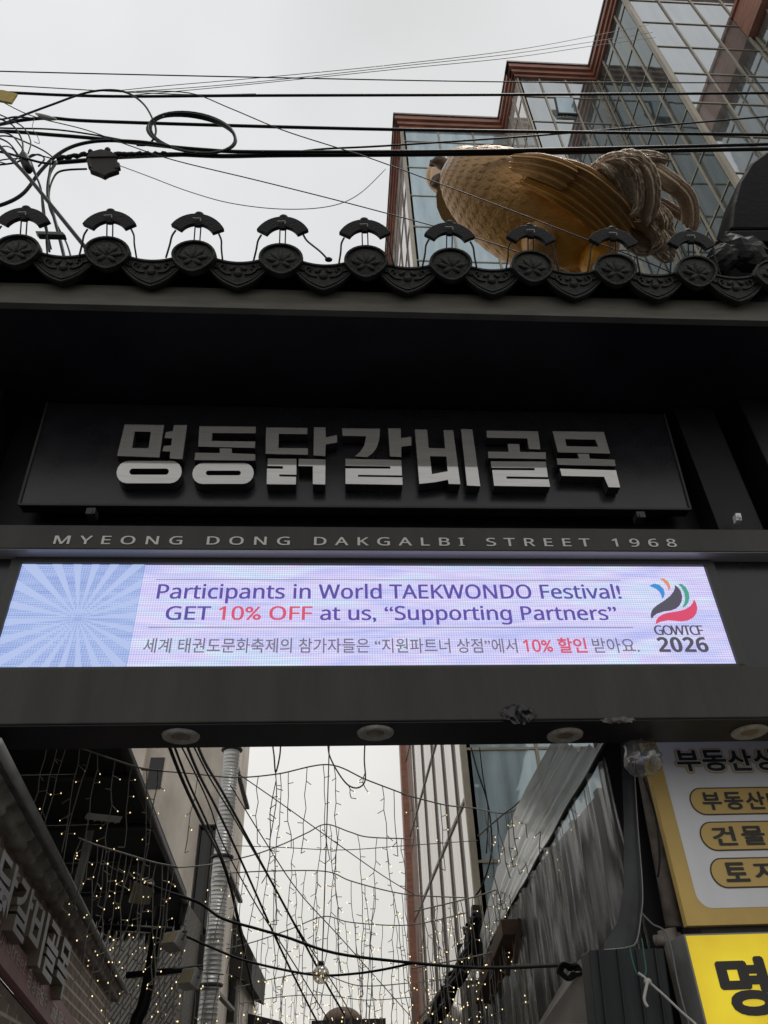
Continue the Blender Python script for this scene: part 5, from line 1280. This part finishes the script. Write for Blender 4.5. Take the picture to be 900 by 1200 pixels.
mb = MB(); mb.bar(onX(600, 1086, 1.88), onX(566, 1168, 1.93), .22, .16); mb.build('beam', M['rust'], rb2, bevel=.01)
mb = MB()
for k in range(4): mb.bar(onX(600-9*k, 1096+16*k, 1.87)-Z*.25, onX(600-9*k, 1096+16*k, 1.87)+V((.1, 0, .15)), .05, .05)
mb.build('strut', M['rust'], rb2)
lw_ = thing('grey_shutter_wall', (2.0, 11.8, 0), 'low grey wall under the rusty beam at the alley\'s right', 'wall')
mb = MB(); a = YP(545, 1168, 11.85); mb.box((a.x, 11.7, 0), (XV-.03, 11.95, YP(560, 1150, 11.85).z)); mb.build('panel', M['concrete_dk'], lw_)
mb = MB()
for k in range(3): mb.box((a.x+.06+k*.22, 11.66, 0), (a.x+.12+k*.22, 11.698, YP(560, 1155, 11.85).z)); 
mb.build('rib', M['grey_metal'], lw_)
# black metal box, grey-brown panel, coil, pipe and cords
bx = thing('black_sheet_box', tuple(onY(735, 1180, 5.2)), 'black sheet metal box below the curled vinyl flap', 'box')
bA = [onY(x, y, 5.16) for x, y in ((690, 1113), (778, 1111), (796, 1240), (703, 1240))]
mb = MB(); mb.prism(bA, (0, .2, 0)); mb.build('shell', M['sheet_black'], bx, bevel=.01)
mb = MB()
for k in range(4): mb.bar(bA[0].lerp(bA[1], .12+.25*k)+V((0, -.002, 0)), bA[3].lerp(bA[2], .12+.25*k)+V((0, -.002, 0)), .008, .03, up=(0, 1, 0))
mb.build('rib', M['sheet_black'], bx)
pn = thing('slanted_board', tuple(onY(665, 1165, 6.2)), 'grey brown board leaning beside the black sheet metal box', 'board')
mb = MB(); mb.prism([onY(x, y, Y) for x, y, Y in ((672, 1130, 6.6), (694, 1114, 6.0), (704, 1215, 5.9), (622, 1215, 6.5))], V((.03, .05, .01))); mb.build('panel', M['panel_brown'], pn, bevel=.006)
mb = MB(); rc = onY(667, 1138, 6.15)
for k in range(4): mb.tube([rc + X*((.085-.012*k)*cos(2*pi*i/24)) + V((0, .01*k, (.045-.008*k)*sin(2*pi*i/24)+.01*sin(i))) for i in range(25)], .009, 6, caps=False)
o = mb.build('wire_coil', M['cable'], None, smooth=True); o.data.transform(Matrix.Translation(-rc)); o.location = rc; props(o, 'small coil of black wire on the slanted grey brown board', 'wire coil')
pi_ = thing('drain_pipe', (2.1, 5.4, 0), 'dirty beige drain pipe behind the yellow signs', 'pipe')
mb = MB(); a = onY(748, 873, 5.42); b_ = onY(788, 1085, 5.42); mb.tube([V((a.x+.05, 5.42, 4.4)), V((b_.x+.01, 5.42, 2.5))], .055, 12); mb.build('upper_pipe', M['pipe'], pi_, smooth=True)
mb = MB(); c_ = onY(784, 1102, 5.36); mb.tube([V((c_.x, 5.36, c_.z+.06)), V((c_.x+.01, 5.36, c_.z-.02)), V((c_.x+.03, 5.36, 0))], [.062, .05, .05], 12); mb.tube([c_+V((-.09, 0, .0)), c_+V((.08, 0, .015))], .032, 10); mb.build('lower_pipe', M['pipe'], pi_, smooth=True)
gp = thing('dark_gap_wall', (2.2, 5.6, 0), 'black recessed wall strip between vinyl flap and beige pipe', 'wall')
mb = MB(); mb.box((2.02, 5.56, 0), (2.44, 5.72, 4.3)); mb.build('panel', M['canopy'], gp)
def cord(name, pts, Y, r, m, label, cat):
    P3 = [onY(p[0], p[1], Y) for p in pts]; mb = MB(); mb.tube(spline(P3, 5), r, 6); o = mb.build(name, M[m], None, smooth=True); c_ = P3[0]; o.data.transform(Matrix.Translation(-c_)); o.location = c_
    return props(o, label, cat)
cord('green_cord', [(738, 1108), (741, 1125), (746, 1140), (753, 1145), (757, 1138), (755, 1120), (752, 1100)], 5.08, .0045, 'cord_green', 'green cord looped from the vinyl flap', 'cord')
o = cord('white_rope', [(748, 1140), (756, 1146), (762, 1152), (780, 1168), (800, 1187), (815, 1200), (830, 1216)], 5.06, .0075, 'cord_white', 'frayed white rope knotted to the green cord', 'rope')
mb = MB(); k0 = onY(759, 1150, 5.06); mb.ell(k0-o.location, X*.022, V((0, .02, 0)), Z*.018, 10, 8); mb.tube(spline([onY(x, y, 5.05)-o.location for x, y in ((759, 1150), (756, 1163), (755, 1172), (759, 1180))], 4), .009, 6)
kn = mb.build('knot', M['cord_white'], None, smooth=True); kn.parent = o
cord('thin_cord', [(752, 1070), (765, 1083), (778, 1090), (786, 1108), (792, 1140), (800, 1175), (812, 1215)], 5.10, .0055, 'cable_grey', 'thin grey cord sagging in front of the beige pipe', 'cord')
cord('black_lead', [(752, 905), (760, 930), (768, 955), (772, 985), (773, 1010), (771, 1028)], 5.12, .0065, 'cable', 'black lead with a plug hanging beside the mustard signboard', 'cable')
# signboards
YS = 5.2
sg = thing('estate_signboard', (2.9, YS, 2.5), 'mustard framed white signboard with Korean pill shaped headings on the right', 'signboard')
sx0 = 2.19; sz0 = onY(850, 1084, YS).z; sx1 = 4.1; sz1 = 4.35
mb = MB(); mb.box((sx0, YS, sz0), (sx1, YS+.06, sz1)); mb.build('frame', M['gold_board'], sg, bevel=.003)
def rrect(x0, x1, z0, z1, r, Y, n=8, left=True, right=True):
    pts = []
    for cx_, cz_, a in ((x1-r, z0+r, -90), (x1-r, z1-r, 0), (x0+r, z1-r, 90), (x0+r, z0+r, 180)):
        for k in range(n+1):
            t_ = radians(a+90*k/n); pts.append(V((cx_+r*cos(t_), Y, cz_+r*sin(t_))))
    return pts
wx0 = (onY(770, 873, YS).x + onY(803, 1005, YS).x)/2; wz0 = onY(850, 1064, YS).z
mb = MB(); mb.add(rrect(wx0, sx1-.07, wz0, sz1-.07, .09, YS-.003), [tuple(range(36))]); mb.build('face', M['white_board'], sg, fix=False)
def sgP(x, y): return onY(x, y, YS)
for (xl_, yt_, yb_, txt, tx0, adv_, tt, tb_) in ((808, 923, 955.5, '부동산매매', 822, 25.7, 929, 950), (820, 962.6, 997.4, '건 물', 834, 34.3, 969, 991.5), (832, 1005, 1041, '토 지', 848, 35, 1011, 1034)):
    L_ = sgP(xl_, (yt_+yb_)/2); zt2, zb2 = sgP(xl_+40, yt_).z, sgP(xl_+40, yb_).z; r_ = (zt2-zb2)/2
    mb = MB(); mb.add(rrect(L_.x, sx1-.16, zb2, zt2, r_*.999, YS-.006), [tuple(range(36))]); po = mb.build('heading_pill', M['sign_brown'], sg, fix=False)
    mb = MB(); e_ = .009; mb.add(rrect(L_.x+e_, sx1-.16-e_, zb2+e_, zt2-e_, (r_-e_)*.999, YS-.009), [tuple(range(36))]); mb.build('pill_fill', M['sign_gold'], po, fix=False)
    zt3, zb3 = sgP(tx0+15, tt).z, sgP(tx0+15, tb_).z; hh = zt3-zb3; xx = sgP(tx0, (tt+tb_)/2).x; aw_ = sgP(tx0+adv_, (tt+tb_)/2).x - xx
    mb = MB()
    step = 0
    for ch in txt:
        if ch == ' ': step += .0; continue
        vs, fs = heavy(ch, .030); x0 = min(v[0] for v in vs); x1 = max(v[0] for v in vs); y0 = min(v[1] for v in vs); y1 = max(v[1] for v in vs)
        wf = .88*aw_ if ' ' not in txt else .80*aw_
        mb.add([V((xx+step*aw_+(v[0]-x0)/(x1-x0)*wf, YS-.013-.00012*v[2], zb3+(v[1]-y0)/(y1-y0)*hh)) for v in vs], fs); step += 1
    mb.build('lettering', M['sign_black'], po, fix=False)
# title with white and mustard outlines
tt0 = sgP(792, 893).x; aw_ = sgP(792+30.3, 893).x-tt0; zt3, zb3 = sgP(800, 880).z, sgP(800, 905).z
for off_, mm, dy, nm in ((.125, 'sign_gold', .005, 'title_outline'), (.080, 'sign_white', .009, 'title_outline'), (.030, 'sign_black', .013, 'title_lettering')):
    mb = MB()
    for i, ch in enumerate('부동산상담'):
        vs, fs = heavy(ch, off_, 14); vr, _ = heavy(ch, .030)
        x0 = min(v[0] for v in vr); x1 = max(v[0] for v in vr); y0 = min(v[1] for v in vr); y1 = max(v[1] for v in vr)
        mb.add([V((tt0+i*aw_+(v[0]-x0)/(x1-x0)*aw_*.93, YS-dy-.00010*v[2]-.0016*(i % 2), zb3+(v[1]-y0)/(y1-y0)*(zt3-zb3))) for v in vs], fs)
    mb.build(nm, M[mm], sg, fix=False)
# lit box sign below
ls = thing('yellow_lightbox_sign', (2.6, 5.05, 1.2), 'glowing yellow light box sign with heavy black Hangul below the mustard board', 'sign')
YB = 5.06; lx0 = onY(803, 1100, YB).x; lz1 = onY(850, 1094, YB).z; lz0 = lz1-.9; lx1 = lx0+1.6
mb = MB(); mb.box((lx0-.004, YB+.004, lz0), (lx1, YB+.30, lz1+.004)); mb.build('casing', M['box_grey'], ls, bevel=.004)
mb = MB(); mb.add([(lx0+.006, YB, lz0), (lx1, YB, lz0), (lx1, YB, lz1-.006), (lx0+.006, YB, lz1-.006)], [(0, 1, 2, 3)]); mb.build('face', M['lightbox'], ls, fix=False)
mb = MB(); a_ = onY(842, 1150, YB).x; zt3 = onY(870, 1121, YB).z; zb3 = onY(880, 1191, YB).z; adv3 = onY(842+68, 1150, YB).x-a_
for i, ch in enumerate('명동'):
    vs, fs = heavy(ch, .045); x0 = min(v[0] for v in vs); x1 = max(v[0] for v in vs); y0 = min(v[1] for v in vs); y1 = max(v[1] for v in vs)
    mb.add([V((a_+i*adv3+(v[0]-x0)/(x1-x0)*adv3*.88, YB-.004-.00012*v[2], zb3+(v[1]-y0)/(y1-y0)*(zt3-zb3))) for v in vs], fs)
mb.build('lettering', M['sign_black'], ls, fix=False)
# the building that carries the signs
sbd = thing('sign_building', (4, 5.6, 0), 'plain dark building carrying the two yellow signs', 'building')
mb = MB(); mb.box((2.30, 5.27, 0), (5.2, 5.74, 5.2)); mb.build('wall', M['concrete_dk'], sbd)
# plastic bag hanging under the beam
bg_ = thing('plastic_bag', tuple(onZ(747, 876, 3.48)), 'clear plastic bag with bits inside, hanging under the beam', 'plastic bag')
rnd = random.Random(5); cell = {}
def bagfn(t, ph_):
    k_ = (round(t*9), round(ph_*12) % 12)
    if k_ not in cell: cell[k_] = .80+.32*rnd.random()
    return cell[k_]
bc = onY(750, 888, 4.80); mb = MB(); mb.ell(bc+X*.01, Z*.115+X*.01, X*.125, V((0, .09, 0)), 26, 18, bagfn); mb.ell(bc+V((.085, 0, .02)), X*.06, V((0, .05, 0)), Z*.07, 16, 12, bagfn); mb.build('bag', M['bag'], bg_, smooth=True)
mb = MB(); rnd = random.Random(6)
for k in range(14): mb.ell(bc+V((rnd.uniform(-.06, .05), rnd.uniform(-.04, .04), rnd.uniform(-.06, .03))), X*.014, V((0, .014, 0)), Z*.010, 8, 5)
mb.build('contents', mat('bluish_scraps', (.25, .28, .42), .4), bg_)

# ================================================================== CABLES AND FAIRY LIGHTS OVER THE ALLEY
def acable(pts, r, label, m='cable'):
    pts = [(p[0], p[1], p[2] if p[2] < 9.5 or pts[0][2] > 7 else 9.5+(p[2]-9.5)*.25) for p in pts]
    return cable(pts, r, label, 9, m, 'alley_cable', 'cable', 'cables strung over the alley')
acable([(120,1010,7.6), (140,1023,8), (190,1043,8.5), (233,1058,9), (260,1076,9), (300,1088,9), (335,1098,9), (393,1117,9), (480,1128,8.6), (560,1134,8), (640,1132,7), (690,1128,6.3)], .0155, 'thickest black cable swinging across the whole alley')
acable([(122,1085,9), (197,1091,9), (240,1107,9.2), (282,1124,9.2), (335,1137,9.2), (376,1143,9.2), (416,1141,9), (450,1136,8.8), (482,1129,8.6)], .012, 'black cable under the thickest one, carrying the glass ball')
acable([(225,855,6), (240,893,7), (263,932,8.2), (300,1000,11), (345,1083,15), (378,1145,19), (404,1190,24)], .0135, 'heavy black cable running down the alley, right of the duct')
acable([(212,855,6), (232,905,7), (259,958,8.4), (290,1025,11), (328,1110,15), (360,1175,19), (376,1205,23)], .0125, 'heavy black cable running down the alley left of its twin')
acable([(193,860,5.8), (212,910,6.5), (236,962,7.6), (257,1002,9.5), (270,1040,11), (280,1085,13), (287,1118,15), (296,1160,18)], .014, 'black cable crossing the dark window towards the eaved house')
acable([(199,860,5.8), (220,915,6.7), (243,965,7.8), (262,1010,9.5), (276,1060,12), (290,1130,16), (298,1180,20)], .010, 'thin black cable beside the one crossing the dark window')
acable([(205,860,5.9), (228,905,6.8), (246,945,7.6), (262,990,8.6), (300,1060,11), (345,1130,15), (385,1196,22)], .007, 'thin wire running down the alley beside the duct')
acable([(220,860,5.9), (246,912,6.8), (275,960,8), (310,1020,10), (350,1090,13), (395,1160,18), (420,1205,24)], .007, 'thin wire crossing the sky gap towards the dome')
acable([(278,906,8), (330,942,8.4), (390,985,9), (450,1027,10), (485,1048,11)], .006, 'fine wire slanting down to the right across the sky gap', 'cable_grey')
acable([(270,920,8), (310,985,8.6), (350,1045,9.4), (400,1100,10.5), (480,1190,13)], .006, 'fine wire slanting steeply down across the sky gap', 'cable_grey')
acable([(275,991,10), (330,993,10), (400,996,10), (475,991,10), (560,985,11)], .005, 'fine level wire across the sky gap', 'cable_grey')
acable([(552,876,11.5), (560,905,11.5), (570,935,11.5), (575,965,11.5), (576,1000,11.5), (566,1035,11.5), (556,1052,11.5)], .012, 'black wire looping down over the blue window')
acable([(562,876,11.6), (566,910,11.6), (572,950,11.6), (570,1000,11.6)], .009, 'thinner black wire hanging over the blue window')

bulb_me = None
def bulb_mesh():
    global bulb_me
    if bulb_me is None:
        mb = MB(); mb.ell((0, 0, 0), Z*1.3, X, V((0, 1, 0)), 6, 4); o = mb.build('bulb', M['bulb'], None); bulb_me = o.data; bpy.data.objects.remove(o)
    return bulb_me
rg_ = random.Random(33)
def garland(label, pts, Y, drops, dens=1., maxb=96, r=.008):
    """a catenary with hanging light strings: drops = list of (x in the picture plan, length m)"""
    P3 = [onY(p[0], p[1], p[2] if len(p) > 2 else Y) for p in pts]; path = spline(P3, 8)
    t_ = thing('fairy_light_garland', tuple(path[len(path)//2]), label, 'fairy lights', 'fairy light garlands over the alley')
    mb = MB(); mb.tube(path, r, 5); mb.build('carrier_wire', M['strand'], t_, smooth=True)
    tot = [0.]
    for i in range(1, len(path)): tot.append(tot[-1]+(path[i]-path[i-1]).length)
    nb = 0
    for (u, ln) in drops:
        d = u*tot[-1]; i = max(j for j in range(len(tot)) if tot[j] <= d+1e-9); i = min(i, len(path)-2)
        f = (d-tot[i])/max(1e-6, tot[i+1]-tot[i]); p = path[i].lerp(path[i+1], f)
        n = max(3, int(ln/.13)); sway = rg_.uniform(-.10, .10); pp = [p]; wob = 0.
        for k in range(1, n+1):
            wob = wob*.6+rg_.uniform(-.022, .022)
            pp.append(p + V((sway*ln*(k/n)+wob, rg_.uniform(-.015, .015), -ln*k/n)))
        mb = MB(); mb.tube(pp, .0048, 5); sc = PXS = (p-CAM).length/900
        tips = []
        for k in range(1, n+1):
            if rg_.random() < .8:
                a = rg_.choice((-1, 1)); q = pp[k]+V((a*rg_.uniform(.03, .07), rg_.uniform(-.03, .03), rg_.uniform(-.06, .03))); mb.tube([pp[k], q], .0042, 4); tips.append(q)
        so__ = mb.build('drop_strand', M['strand'], t_)
        for q in tips:
            if nb >= maxb: break
            if rg_.random() > .7*dens: continue
            b = bpy.data.objects.new('bulb', bulb_mesh()); COL.objects.link(b); b.parent = so__; b.location = q-origin(t_); s_ = min(.0125, max(.0045, sc*rg_.uniform(.38, .64))); b.scale = (s_, s_, s_); nb += 1
    return t_
def R_(n, lo, hi, a=0.03, b=.97):
    n = int(n*1.2)
    return [(a+(b-a)*(k+rg_.uniform(.15, .85))/n, rg_.uniform(lo, hi)) for k in range(n)]
garland('fairy lights on the wire nearest the gate, hanging before the dark canopy', [(20,868), (60,870), (95,877), (130,889), (165,900), (190,903)], 7.0, [(.2,.75), (.27,.9), (.33,.75), (.42,.9), (.5,.95), (.55,.8), (.68,1.2), (.8,.7), (.9,1.3), (.97,1.2)])
garland('dense fairy lights on the wire below the pale floodlight', [(92,982), (112,990), (145,1000), (178,1010), (208,1016)], 7.4, [(k/17+.03, rg_.uniform(.35, 1.0)) for k in range(17)], 1.2)
garland('fairy lights low at left round the black pipe', [(115,1086), (150,1092), (190,1094), (225,1100)], 9.3, R_(9, .5, 1.5))
garland('fairy lights low at left along the bottom edge', [(150,1145), (190,1143), (240,1140), (262,1142)], 10., R_(8, .5, 1.3))
garland('fairy lights on the highest sky wire, rising to a peak', [(165,902,8.2), (220,906,8.3), (275,911,8.5), (325,907,8.5), (385,896,8.5), (430,914,8.6), (475,931,8.8)], 8.5, [(.2,.8), (.42,.7), (.50,1.5), (.53,.8), (.60,.9), (.66,1.0), (.70,1.1), (.90,.8), (.95,.7)], .7)
garland('fairy lights on the right half of the highest wire, before the blue window', [(470,930,8.8), (520,943,8.8), (555,947,8.6), (590,953,8.3), (615,944,8.0), (680,920,7.6)], 8.4, [(.05,.6), (.2,.7), (.45,.35), (.52,.5), (.58,.6), (.66,.8), (.74,.5), (.85,.7)], 1.1)
garland('short looped fairy light string hanging from the beam at the sky gap\'s centre', [(384,868,7.6), (386,885,7.6), (396,905,7.6), (408,920,7.6), (420,923,7.6), (428,914,7.6), (427,890,7.6), (428,866,7.6)], 7.6, [(.45,.12), (.7,.15)], 1)
garland('short fairy light string dropping from the beam beside the duct', [(318,864,7.2), (321,885,7.2), (323,905,7.2), (328,885,7.2), (329,864,7.2)], 7.2, [(.4,.75), (.5,.9)], .6)
garland('fairy lights on the second sky wire, with a peak at the centre', [(205,1017,9.6), (240,1014,9.8), (262,1010,10), (300,1001,10), (332,989,10), (360,976,10), (382,966,10), (410,975,10), (432,981,10), (482,983,10)], 10., [(.15,.8), (.28,1.2), (.36,1.1), (.42,1.6), (.5,1.9), (.62,2.3), (.66,1.6), (.70,1.9), (.78,1.7), (.86,2.0), (.90,2.2), (.96,1.1)], .8)
garland('fairy lights on the third sky wire below the second', [(255,1024,11), (310,1021,11), (380,1021,11), (410,1032,11), (450,1043,11), (485,1049,11), (545,1052,11)], 11., R_(14, .7, 2.1), .8)
garland('fairy lights on the fourth sky wire, dipping either side of its peak', [(265,1112,12.5), (300,1103,12.5), (340,1089,12.5), (380,1074,12.5), (412,1081,12.5), (480,1084,12.5), (545,1070,12)], 12.5, R_(15, .6, 1.9), .9)
garland('fairy lights on the fifth sky wire above the dome', [(275,1158,14.5), (325,1146,14.5), (372,1140,14.5), (420,1155,14.5), (480,1152,14.5), (540,1146,14)], 14.5, R_(16, .5, 1.3), .9)
garland('fairy lights on the lowest, farthest wire at the alley end', [(280,1176,17), (330,1168,17), (380,1166,17), (430,1172,17), (490,1168,17)], 17., R_(13, .4, .9), .9)
garland('fairy lights tangled over the vinyl awning', [(560,980,7.8), (585,958,7.6), (610,938,7.4), (640,905,7.2), (652,870,7)], 7.4, R_(8, .3, .9), 1.1)
garland('fairy lights low at right beside the ragged black bundle', [(485,1068,10), (520,1060,10), (560,1050,9.6), (585,1042,9.3), (600,1044,9)], 9.6, R_(14, .5, 1.5), 1.1)
garland('fairy lights lowest at right under the black cable', [(482,1135,10.4), (520,1128,10.4), (560,1120,10), (590,1112,9.5)], 10., R_(10, .4, 1.0), 1.1)
# vertical hanger with the glass ball
hb_ = YP(376, 1142, 9.15); bl_ = thing('glass_ball', tuple(hb_), 'clear glass ball lamp hanging on a string of lights at the centre of the gap', 'ball lamp')
M['ball_glass'] = vinyl('clear_ball_glass', .5, (.6, .55, .5), .08, .35)
mb = MB(); mb.ell(hb_, Z*.085, X*.085, V((0, .085, 0)), 24, 16); mb.build('globe', M['ball_glass'], bl_, smooth=True)
mb = MB(); mb.tube(spline([YP(386, 866, 8.5), YP(385, 900, 8.6), YP(383, 965, 8.8), YP(381, 1025, 9.), YP(379, 1085, 9.1), YP(377, 1136, 9.15)], 6), .007, 5); mb.build('hanger', M['strand'], bl_)
mb = MB(); mb.tube([hb_+Z*.08, hb_+Z*.12], .03, 10); mb.build('socket', M['frame_dk'], bl_, smooth=True)
for k in range(7):
    b = bpy.data.objects.new('bulb', bulb_mesh()); COL.objects.link(b); b.parent = bl_; a = k*2.4; b.location = (.045*cos(a), .045*sin(a), -.05+.015*k); b.scale = (.009,)*3
